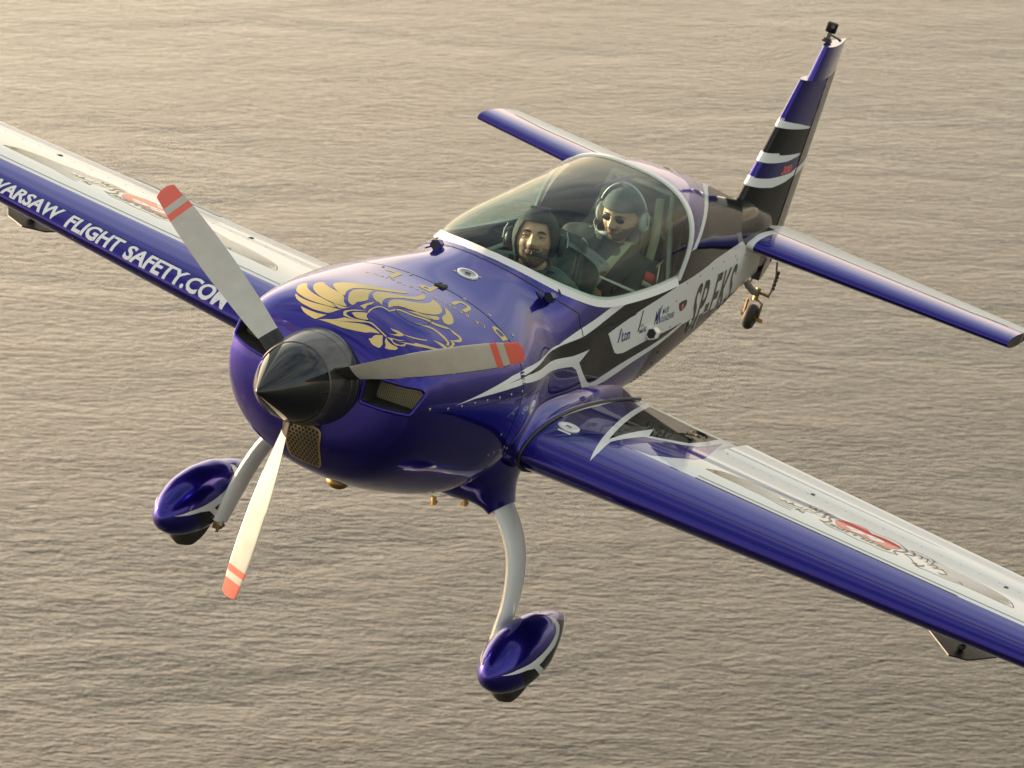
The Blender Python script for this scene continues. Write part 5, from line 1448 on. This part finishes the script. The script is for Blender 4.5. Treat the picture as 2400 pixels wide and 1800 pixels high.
# ------------------------------------------------------------------ cockpit
def tub():
    # floor and side walls just inside the shell
    vs, fs = [], []; xs_ = frange(2.24, 4.05, 30); n = 24; rows = []
    for x in xs_:
        row = []
        xx = min(x, 3.69)
        for k in range(n):
            u = -1 + 2 * k / (n - 1)
            zc_ = cutz(xx) if x <= 3.69 else 0.62
            thm = th_at(x, zc_ - .03) if x <= 3.69 else th_at(x, 0.60)
            th = -H90 + (thm + H90) * abs(u)
            y, z = sec_pt(x, th)
            row.append(Vector((x, math.copysign(max(0, y - 0.022), u), max(z + .025, -0.45))))
        rows.append(row)
    mb = MB(); mb.loft(rows, 0, cap=False, closed=False)
    mb.add([Vector((4.05, -.24, -.26)), Vector((4.05, .24, -.26)), Vector((4.05, .24, .60)), Vector((4.05, -.24, .60))], [(0, 1, 2, 3)])
    return mb.build('cockpit_tub', DARKIN, plane, 50, recalc=False)
tub()
def panel(x0, name, w, h, zc_):
    mb = MB(); mb.box((x0, 0, zc_), (.03, w, h), 0, bev=.01)
    # coaming hood over the panel
    rings = []
    for k in range(7):
        x = x0 - .10 + .16 * k / 6
        ring = [Vector((x, (w / 2 + .02) * math.cos(math.pi * j / 14), zc_ + h / 2 - .04 + .065 * math.sin(math.pi * j / 14))) for j in range(15)]
        rings.append(ring)
    mb.loft(rings, 0, cap=False, closed=False)
    o = mb.build(name, GREYIN if x0 > 2.8 else DARKIN, plane, 40)
    for i, (y, z) in enumerate([(-.14, .0), (0, .02), (.14, .0), (-.07, -.09), (.08, -.09)]):
        m2 = MB(); m2.tube([(x0 + .014, y, zc_ + z), (x0 + .024, y, zc_ + z)], .036, 20); m2.build('instrument_dial', RUBBER, o)
    return o
panel(2.18, 'instrument_panel', .58, .30, .20)
panel(3.02, 'rear_instrument_panel', .46, .30, .235)
def seat(x0, zb):
    rings = []
    for k in range(16):
        t_ = k / 15
        if t_ < .4: x, z = x0 - .38 + .38 * t_ / .4, zb + .05 * (1 - t_ / .4)
        else: x, z = x0 + .26 * (t_ - .4) / .6, zb + .72 * (t_ - .4) / .6
        w_ = .23 - (.09 * max(0, t_ - .75) / .25)
        ring = [Vector((x - .035 * (abs(u) ** 3) * 2, w_ * u, z + (.03 * abs(u) ** 3 if t_ < .4 else 0))) for u in frange(-1, 1, 11)]
        rings.append(ring)
    mb = MB(); mb.loft(rings, 0, cap=False, closed=False); o = mb.build('seat', SEATM, plane, 60)
    so = o.modifiers.new('thickness', 'SOLIDIFY'); so.thickness = .018
seat(2.78, -.28); seat(3.60, -.22)
TUBE = mat('white_steel_tube', (.50, .53, .50), rough=.4, noise_amt=.05)
mb = MB()
for P, rr in (([(3.98, -.25, .15), (3.90, -.17, .64)], .014), ([(3.98, .25, .15), (3.90, .17, .64)], .014), ([(3.90, -.17, .64), (3.90, .17, .64)], .014), ([(3.94, -.21, .40), (3.90, .17, .64)], .012), ([(3.66, -.39, .22), (3.92, -.20, .50)], .014),
              ([(3.05, -.40, .16), (3.40, -.395, .17), (3.66, -.38, .22)], .012), ([(3.05, .40, .16), (3.66, .38, .22)], .012)):
    mb.tube(P, rr, 10)
mb.build('steel_tube_frame', TUBE, plane)['kind'] = 'stuff'
BELT = mat('webbing_belt', (.36, .38, .27), rough=.8, noise_amt=.1, noise_scale=60)
mb = MB(); mb.tube([(3.88, -.12, .60), (3.80, -.19, .42), (3.66, -.25, .22)], .022, 8, flat=.15, up=(0, 1, 0)); mb.build('shoulder_belt', BELT, plane)
# latch on the port side rail
mb = MB()
for a, b_ in (((3.32, -.405, .225), (3.40, -.395, .225)), ((3.32, -.405, .17), (3.40, -.395, .17)), ((3.32, -.405, .17), (3.32, -.405, .225)), ((3.40, -.395, .17), (3.40, -.395, .225))): mb.tube([a, b_], .004, 6)
mb.build('canopy_latch', METAL, plane)
mb = MB()
mb.tube([(3.52, -.33, .345), (3.60, -.33, .375)], .009, 6, flat=.4); mb.tube([(3.50, -.36, .235), (3.58, -.36, .255)], .009, 6, flat=.4); mb.tube([(3.56, -.33, .36), (3.54, -.36, .24)], .006, 6)
mb.build('throttle_quadrant', METAL, plane)
mb = MB(); mb.tube([(3.20, .0, .665), (3.32, -.02, .685), (3.66, -.02, .70)], [.005, .009, .012], 8); mb.build('canopy_strap', mat('navy_webbing', (.02, .02, .12), rough=.7, noise_amt=.1), plane)

# ------------------------------------------------------------------ people
SKIN = bpy.data.materials.new('skin'); SKIN.use_nodes = True
sb = SKIN.node_tree.nodes['Principled BSDF']; sb.inputs['Base Color'].default_value = (.50, .27, .18, 1); sb.inputs['Roughness'].default_value = .5
sb.inputs['Subsurface Weight'].default_value = .15; sb.inputs['Subsurface Radius'].default_value = (.012, .005, .003)
stc = SKIN.node_tree.nodes.new('ShaderNodeTexCoord'); sno = SKIN.node_tree.nodes.new('ShaderNodeTexNoise'); sno.inputs['Scale'].default_value = 55; sno.inputs['Detail'].default_value = 5
smx = SKIN.node_tree.nodes.new('ShaderNodeMix'); smx.data_type = 'RGBA'; smx.inputs['A'].default_value = (.52, .27, .185, 1); smx.inputs['B'].default_value = (.68, .40, .29, 1)
SKIN.node_tree.links.new(stc.outputs['Object'], sno.inputs['Vector']); SKIN.node_tree.links.new(sno.outputs['Fac'], smx.inputs['Factor']); SKIN.node_tree.links.new(smx.outputs['Result'], sb.inputs['Base Color'])
BEARD = mat('dark_stubble', (.125, .080, .060), rough=.8, noise_amt=.5, noise_scale=160, bump=.3)
STUB = mat('light_stubble', (.30, .175, .125), rough=.7, noise_amt=.35, noise_scale=160, bump=.2)
GINGER = mat('auburn_beard', (.20, .095, .045), rough=.8, noise_amt=.5, noise_scale=120, bump=.4)
LIP = mat('lips', (.38, .16, .13), rough=.45)
EYEW = mat('eye_white', (.30, .28, .26), rough=.2)
IRIS = mat('iris', (.05, .05, .045), rough=.15)
BROW = mat('brow_hair', (.04, .028, .022), rough=.8)
CAP = mat('black_flight_cap', (.012, .016, .020), rough=.75, noise_amt=.3, noise_scale=50, bump=.15)
PLASTIC = mat('black_plastic', (.015, .016, .018), rough=.45, noise_amt=.1)
CHROME = mat('headset_bracket', (.32, .36, .42), rough=.3, metal=.8)
SUIT = mat('grey_green_flight_suit', (.060, .085, .085), rough=.8, noise_amt=.3, noise_scale=25, bump=.3)
SUIT2 = mat('dark_grey_flight_suit', (.045, .055, .060), rough=.8, noise_amt=.3, noise_scale=25, bump=.3)
PATCH = mat('red_patch', (.55, .05, .05), rough=.7)
PATCHW = mat('white_patch', (.42, .42, .40), rough=.7)
CAPG = mat('grey_cap', (.075, .09, .10), rough=.8, noise_amt=.2, noise_scale=40)
LENS = mat('sunglasses_lens', (.008, .008, .01), rough=.08, coat=1.0)

def gauss(a, b_, sa, sb_): return math.exp(-(a / sa) ** 2 - (b_ / sb_) ** 2)
def head_mesh(beard, stub):
    """face looks along +X, up +Z, left +Y; returns verts, faces, material ids: skin, beard, stubble, lips, brow"""
    vs, fs, fm = [], [], []; nu, nv_ = 96, 72
    P = {}
    for i in range(nv_ + 1):
        ph = math.pi * i / nv_ - H90        # latitude
        for j in range(nu):
            a = 2 * math.pi * j / nu        # 0 = face
            if a > math.pi: a -= 2 * math.pi
            d = Vector((math.cos(ph) * math.cos(a), math.cos(ph) * math.sin(a), math.sin(ph)))
            x, y, z = d.x * .098, d.y * .082, d.z * .118
            if x > 0: x *= 1 - .10 * abs(d.y) ** 2
            # jaw narrowing and chin
            if z < 0:
                t_ = -z / .118; y *= 1 - .26 * t_ ** 1.5; x = x * (1 - .10 * t_) + .012 * t_ * (1 if d.x > 0 else -1)
            yy, zz = y, z
            if d.x > 0:
                f = 0.0
                f += .024 * gauss(yy, zz + .020, .0135, .016)           # nose tip
                f += .014 * gauss(yy, zz - .004, .010, .028)            # bridge
                f += .009 * gauss(abs(yy) - .013, zz + .026, .008, .008)  # wings of the nose
                f += .007 * gauss(abs(yy) - .026, zz - .030, .022, .010)  # brow ridge
                f -= .014 * gauss(abs(yy) - .031, zz - .010, .016, .012)  # eye sockets
                f += .007 * gauss(abs(yy) - .040, zz + .018, .018, .018)  # cheeks
                f -= .004 * gauss(abs(yy) - .026, zz + .045, .007, .020)  # fold beside the mouth
                f += .007 * gauss(yy, zz + .052, .026, .010)              # mouth mound
                f += .0035 * gauss(yy, zz + .0475, .018, .0035)
                f += .004 * gauss(yy, zz + .0575, .016, .004)
                f -= .005 * gauss(yy, zz + .0525, .022, .0022)            # mouth line
                f -= .005 * gauss(yy, zz + .070, .018, .006)
                f += .011 * gauss(yy, zz + .088, .022, .014)              # chin
                x += f
            P[(i, j)] = len(vs); vs.append(Vector((x, y, z)))
    for i in range(nv_):
        for j in range(nu):
            q = (P[(i, j)], P[(i, (j + 1) % nu)], P[(i + 1, (j + 1) % nu)], P[(i + 1, j)])
            c = sum((vs[k] for k in q), Vector()) / 4
            fs.append(q); m_ = 0
            if c.x > 0:
                ay = abs(c.y)
                wob = .003 * noise.noise(c * 90)
                if c.z + wob < -.062 and ay < .075: m_ = beard
                elif c.z + wob < -.032 and ay > .040: m_ = stub
                elif c.z + wob < -.036 and c.z > -.046 and ay < .030: m_ = beard   # moustache
                elif c.z < -.046 and ay > .026 and ay < .042: m_ = beard if c.z < -.05 else stub
                elif -.0605 < c.z < -.046 and ay < .021: m_ = 3
                elif c.z < -.055: m_ = beard
            elif c.z + .2 * c.x < -.06 and c.x > -.03: m_ = stub
            fm.append(m_)
    return vs, fs, fm
def ear(mb, s_, mi):
    mb.sph((-.004, s_ * .080, -.004), (.020, .007, .032), mi, 12)
    mb.sph((.002, s_ * .085, -.002), (.010, .004, .020), mi, 10)

def person(name, label, head_at, F, U, torso, suit, beardm, stubm, hatm, pose, glasses=False, HS=1.12):
    F = Vector(F).normalized(); U = Vector(U); U = (U - F * U.dot(F)).normalized(); Lf = U.cross(F)
    Rm = Matrix((F, Lf, U)).transposed()
    hc = Vector(head_at); W = lambda p: hc + Rm @ (Vector(p) * HS)
    root = empty(name, label, 'person', AIR @ Matrix.Translation(torso['pelvis']))
    I = Matrix.Translation(-Vector(torso['pelvis']))
    def own(o, par=root):
        o.parent = par
        if par is root: o.matrix_local = I
        return o
    # body: one continuous skin over the whole skeleton, head joined on the neck
    names, pts_, edges, rad = [], [], [], []
    def J(p, r, prev=None):
        pts_.append(Vector(p)); rad.append(r)
        if prev is not None: edges.append((prev, len(pts_) - 1))
        return len(pts_) - 1
    T = torso
    pel = J(T['pelvis'], (.15, .13)); sp = J(T['spine'], (.14, .12), pel); ch = J(T['chest'], (.17, .12), sp); nk = J(T['neck'], (.062, .062), ch)
    hd = J(hc + Rm @ Vector((-.02, 0, -.07)), (.055, .055), nk)
    hands = []
    for s_ in (-1, 1):
        sh = J(T['sh%d' % s_], (.066, .066), ch); el = J(T['el%d' % s_], (.048, .048), sh); wr = J(T['wr%d' % s_], (.030, .030), el)
        hip = J(T['pelvis'] + Vector((-.02, s_ * .10, -.01)), (.095, .095), pel); kn = J(T['kn%d' % s_], (.062, .062), hip); an = J(T['an%d' % s_], (.045, .045), kn); J(T['an%d' % s_] + Vector((-.14, 0, -.02)), (.035, .035), an)
        hands.append((Vector(T['el%d' % s_]), Vector(T['wr%d' % s_]), s_))
    def skin_obj(grow, sel=None):
        me = bpy.data.meshes.new('b'); me.from_pydata(pts_, edges, []); o = bpy.data.objects.new('b', me); COL.objects.link(o)
        md = o.modifiers.new('s', 'SKIN')
        for i, v in enumerate(me.skin_vertices[0].data): v.radius = (rad[i][0] + grow, rad[i][1] + grow)
        me.skin_vertices[0].data[0].use_root = True
        sd_ = o.modifiers.new('u', 'SUBSURF'); sd_.levels = 2; sd_.render_levels = 2
        dg = bpy.context.evaluated_depsgraph_get(); dg.update(); me2 = bpy.data.meshes.new_from_object(o.evaluated_get(dg))
        bpy.data.objects.remove(o); return me2
    me = skin_obj(0.0)
    vs = [v.co.copy() for v in me.vertices]; fs = [tuple(p.vertices) for p in me.polygons]; fm = [0] * len(fs)
    hv, hf, hm_ = head_mesh(1, 2); b_ = len(vs)
    vs += [W(v) for v in hv]; fs += [tuple(i + b_ for i in f) for f in hf]; fm += hm_
    eb = MB()
    for s_ in (-1, 1): ear(eb, s_, 0)
    b_ = len(vs); vs += [W(v) for v in eb.v]; fs += [tuple(i + b_ for i in f) for f in eb.f]; fm += [0] * len(eb.f)
    # hands: palm and five bent fingers
    for el, wr, s_ in hands:
        d = (wr - el).normalized(); side = d.cross(Vector((0, 0, 1))).normalized(); dn = side.cross(d).normalized()
        hb = MB(); c = wr + d * .045
        hb.sph(c, (.052, .040, .018), 0, 14, M=Matrix((d, side, dn)).transposed().to_4x4())
        for k, (off, ln, r_) in enumerate([(-.030, .062, .0088), (-.010, .072, .0092), (.010, .070, .009), (.029, .056, .008)]):
            p0 = wr + d * .080 + side * off; p1 = p0 + d * ln * .42 - dn * .010; p2 = p1 + d * ln * .22 - dn * ln * .30; p3 = p2 - dn * ln * .25 - d * ln * .06
            hb.tube([p0 - d * .02, p0, p1, p2, p3], [r_ * 1.05, r_ * 1.05, r_, r_ * .92, r_ * .75], 8)
        p0 = wr + d * .030 - side * .036 * s_; hb.tube([p0, p0 + d * .03 - side * .018 * s_ - dn * .006, p0 + d * .058 - side * .012 * s_ - dn * .018], [.012, .011, .008], 8)
        b_ = len(vs); vs += hb.v; fs += [tuple(i + b_ for i in f) for f in hb.f]; fm += [0] * len(hb.f)
    body = own(mesh_obj('body', vs, fs, [SKIN, beardm, stubm, LIP], None, fm, 80, recalc=True))
    # flight suit: clothing over torso and limbs up to collar and cuffs
    me = skin_obj(0.014); bm = bmesh.new(); bm.from_mesh(me); nkp = Vector(T['neck'])
    dele = []
    for f in bm.faces:
        c = f.calc_center_median()
        if (c - nkp).dot((hc - nkp).normalized()) > .022: dele.append(f); continue
        for el, wr, s_ in hands:
            if (c - wr).dot((wr - el).normalized()) > -.012 and (c - wr).length < .10: dele.append(f); break
    bmesh.ops.delete(bm, geom=dele, context='FACES')
    for v in bm.verts: v.co += Vector((noise.noise(v.co * 14), noise.noise(v.co * 14 + Vector((9, 0, 0))), noise.noise(v.co * 14 + Vector((0, 9, 0))))) * .010
    bm.to_mesh(me); bm.free(); me.materials.append(suit)
    me.polygons.foreach_set('use_smooth', [True] * len(me.polygons))
    so = bpy.data.objects.new('flight_suit', me); COL.objects.link(so); own(so)
    sd_ = so.modifiers.new('cloth', 'SOLIDIFY'); sd_.thickness = .004; sd_.offset = 1
    # collar
    mb = MB(); up_ = (hc - nkp).normalized(); a1 = up_.cross(Vector((0, 1, 0))).normalized(); a2 = up_.cross(a1)
    ring = lambda r_, h_, o_: [nkp + up_ * (h_ + .012 * math.cos(t)) + a1 * r_ * math.cos(t) + a2 * r_ * 1.1 * math.sin(t) for t in [2*math.pi*k/24 for k in range(24)]]
    mb.loft([ring(.105, -.03, 0), ring(.088, .005, 0), ring(.085, .030, 0), ring(.079, .030, 0), ring(.078, .0, 0)], 0, cap=False)
    own(mb.build('collar', suit, None, 60))
    # eyes and brows
    for s_ in (-1, 1):
        mb = MB(); mb.sph((.0755, s_ * .031, .009), .0125, 0, 16); mb.sph((.0845, s_ * .031, .0085), (.0045, .0056, .0056), 1, 12)
        mb.v = [W(v) for v in mb.v]; own(mb.build('eye', [EYEW, IRIS], None, 80))
        mb = MB()
        for zz, xx, r_ in ((.0160, .0865, .0048), (.0030, .0850, .0034)):
            mb.tube([(xx - .010, s_ * .017, zz - .005), (xx, s_ * .024, zz), (xx + .001, s_ * .032, zz + .001), (xx - .004, s_ * .041, zz - .002), (xx - .012, s_ * .047, zz - .006)], [.001, r_, r_, r_, .001], 8)
        mb.v = [W(v) for v in mb.v]; own(mb.build('eyelid', SKIN, None, 80))
        mb = MB(); mb.tube([(.0985, s_ * .013, .0255), (.0995, s_ * .024, .0295), (.0945, s_ * .036, .030), (.084, s_ * .047, .025)], [.003, .0044, .0038, .0015], 8, flat=.9)
        mb.v = [W(v) for v in mb.v]; own(mb.build('eyebrow', BROW, None, 80))
    # cap
    vsc, fsc = [], []; nu = 48; rings = []
    for i in range(20):
        row = []
        for j in range(nu):
            a = 2 * math.pi * j / nu; aa = a if a <= math.pi else a - 2 * math.pi
            face = max(0.0, math.cos(aa)) ** .6 if abs(aa) < H90 else 0
            edge = pose['edge'](abs(aa))
            z0 = edge; lat0 = math.asin(max(-1, min(1, z0 / .126)))
            ph = lerp(lat0, H90, i / 19)
            x = .108 * math.cos(ph) * math.cos(aa); y = .092 * math.cos(ph) * math.sin(aa); z = .121 * math.sin(ph)
            if z < 0: y *= 1 - .18 * (-z / .118) ** 1.5
            if i > 15: z += .003
            row.append(W((x, y, z)))
        rings.append(row)
    mb = MB(); mb.loft(rings, 0, cap=False); cap_o = own(mb.build('flight_cap', hatm, None, 70))
    sd_ = cap_o.modifiers.new('cloth', 'SOLIDIFY'); sd_.thickness = .004; sd_.offset = 1
    if pose.get('seam'):
        mb = MB(); mb.box((-.005, 0, .122), (.085, .075, .012), bev=.005)
        mb.v = [W(v) for v in mb.v]; own(mb.build('cap_crown_band', hatm, None, 30), root)
    # headset: cups, brackets, microphone boom
    hs_ = []
    mb = MB()
    for s_ in (-1, 1):
        mb.sph((-.008, s_ * .104, -.012), (.034, .022, .046), 0, 18); mb.box((-.008, s_ * .118, -.012), (.045, .014, .066), 0, bev=.010)
        mb.tube([(.0, s_ * .116, .045), (.006, s_ * .126, .020), (.004, s_ * .128, -.015)], .0038, 8, 1)
    mb.tube([(-.01, .116 * math.cos(t), -.005 + .150 * math.sin(t)) for t in frange(0.35, math.pi - .35, 15)], .0045, 8, 1, flat=1.6, up=(0, 0, 1)) if pose.get('band') else None
    bs = pose['boom']
    mb.tube([(.0, bs * .120, -.035), (.030, bs * .118, -.055), (.070, bs * .090, -.066), (.100, bs * .055, -.064)], .0022, 8, 0)
    mb.tube([(.098, bs * .058, -.064), (.108, bs * .036, -.060), (.116, bs * .014, -.056), (.119, bs * .004, -.054)], [.004, .008, .0105, .007], 12, 0)
    mb.v = [W(v) for v in mb.v]; own(mb.build('headset', [pose['cup'], CHROME], None, 40))['kind'] = 'stuff'
    if glasses:
        mb = MB()
        for s_ in (-1, 1): mb.sph((.092, s_ * .031, .009), (.006, .023, .014), 0, 16)
        mb.tube([(.098, -.012, .014), (.101, 0, .016), (.098, .012, .014)], .003, 6)
        mb.v = [W(v) for v in mb.v]; own(mb.build('sunglasses', LENS, None, 50))
    # shoulder patches and harness
    for s_ in (-1, 1):
        sh, el = Vector(T['sh%d' % s_]), Vector(T['el%d' % s_]); d = (el - sh).normalized(); out = (Vector((-.35, s_ * 1.0, .25)) - d * Vector((-.35, s_, .25)).dot(d)).normalized()
        sd2 = d.cross(out)
        mb = MB()
        for w0, w1, mi, l0, l1 in ((-.045, .045, 0, .01, .06), (-.045, .045, 1, .06, .085)):
            A = []
            for l in (l0, l1):
                A.append([sh + d * l + out * (.086 - .016 * abs(t)) + sd2 * t * .045 for t in frange(-1, 1, 7)])
            mb.add(A[0] + A[1], [(k, k + 1, k + 8, k + 7) for k in range(6)], mi)
        o = own(mb.build('shoulder_patch', [PATCH, PATCHW], None, 60)); q_ = o.modifiers.new('t', 'SOLIDIFY'); q_.thickness = .003
        mb = MB(); cp = Vector(T['chest'])
        mb.tube([nkp + Vector((.06, s_ * .085, .0)), nkp + Vector((-.03, s_ * .098, .012)), cp + Vector((-.145, s_ * .085, .05)), cp + Vector((-.165, s_ * .05, -.06)), Vector(T['spine']) + Vector((-.16, s_ * .02, -.02))], .022, 8, flat=.16, up=(0, 1, 0))
        mb.box(cp + Vector((-.165, s_ * .068, .0)), (.012, .05, .035), 1, bev=.003)
        own(mb.build('harness_strap', [DARKVINYL if pose.get('seam') else BELT, METAL], None, 40))
    return root
def fr_edge(a):   # lower edge of the cap by azimuth from the face
    if a < .70: return .068
    if a < 1.20: return lerp(.068, -.085, ((a - .70) / .5) ** .8)
    return -.085 if a < 2.0 else lerp(-.085, -.06, min(1, (a - 2) / 1))
def re_edge(a): return .048 if a < 1.2 else lerp(.048, -.02, min(1, (a - 1.2) / .6))
V = Vector
tor = dict(pelvis=V((2.70, 0, -.20)), spine=V((2.72, -.005, -.02)), chest=V((2.73, -.01, .165)), neck=V((2.68, -.01, .305)))
for s_ in (-1, 1):
    tor['sh%d' % s_] = V((2.73, -.01 + s_ * .205, .215)); tor['el%d' % s_] = V((2.66, s_ * .285, -.03)); tor['wr%d' % s_] = V((2.44, s_ * .17, -.05))
    tor['kn%d' % s_] = V((2.30, s_ * .17, -.08)); tor['an%d' % s_] = V((2.02, s_ * .14, -.33))
FRONT = person('person', 'bearded man in a black flight cap and headset in the front seat, facing the camera', (2.60, -.008, .447),
       (-.93, -.22, .17), (.19, .245, .95), tor, SUIT, BEARD, STUB, CAP, dict(edge=fr_edge, boom=1, cup=PLASTIC, seam=True), HS=1.19)
tor = dict(pelvis=V((3.52, -.03, -.14)), spine=V((3.55, -.035, .06)), chest=V((3.57, -.045, .245)), neck=V((3.545, -.055, .395)))
for s_ in (-1, 1):
    tor['sh%d' % s_] = V((3.56, -.045 + s_ * .205, .295)); tor['el%d' % s_] = V((3.46, s_ * .285, .06)); tor['wr%d' % s_] = V((3.22, s_ * .17, .06))
    tor['kn%d' % s_] = V((3.10, s_ * .17, .0)); tor['an%d' % s_] = V((2.88, s_ * .20, -.30))
person('person', 'smiling bearded man in sunglasses, grey cap and white headset in the rear seat', (3.485, -.085, .530),
       (-.94, .02, -.24), (.10, .13, .97), tor, SUIT2, GINGER, GINGER, CAPG, dict(edge=re_edge, boom=-1, cup=PATCHW, band=True), glasses=True)

# ------------------------------------------------------------------ action camera on the fin
ft = Vector((6.245, .012, 1.312))
acam = empty('action_camera', 'small black cube action camera clamped on top of the tail fin', 'camera', AIR @ Matrix.Translation(ft))
def ownc(o): o.parent = acam; return o
Mt = Matrix.Rotation(math.radians(-8), 4, 'Y') @ Matrix.Rotation(math.radians(8), 4, 'Z')
mb = MB(); mb.box((0, 0, .088), (.040, .058, .058), 0, M=Mt, bev=.008); ownc(mb.build('camera_body', mat('camera_black', (.008, .009, .01), rough=.3, coat=.5), None, 30))
mb = MB(); mb.tube([(-.019, -.012, .098), (-.027, -.012, .098)], .012, 16); ownc(mb.build('lens', LENS, None, 30))
mb = MB(); mb.box((-.021, .012, .104), (.002, .006, .006)); ownc(mb.build('record_light', RED, None, 0))
mb = MB(); mb.box((0, 0, .008), (.062, .045, .012), bev=.004); mb.box((0, 0, .019), (.045, .034, .012), bev=.004)
for y in (-.008, 0, .008): mb.box((0, y, .040), (.014, .003, .036))
ownc(mb.build('clamp_mount', PLASTIC, None, 30))['kind'] = 'stuff'
mb = MB(); mb.tube([(0, -.012, .048), (.01, -.050, .040), (.012, -.072, .034)], [.005, .005, .009], 8); ownc(mb.build('thumb_screw', PLASTIC, None, 30))
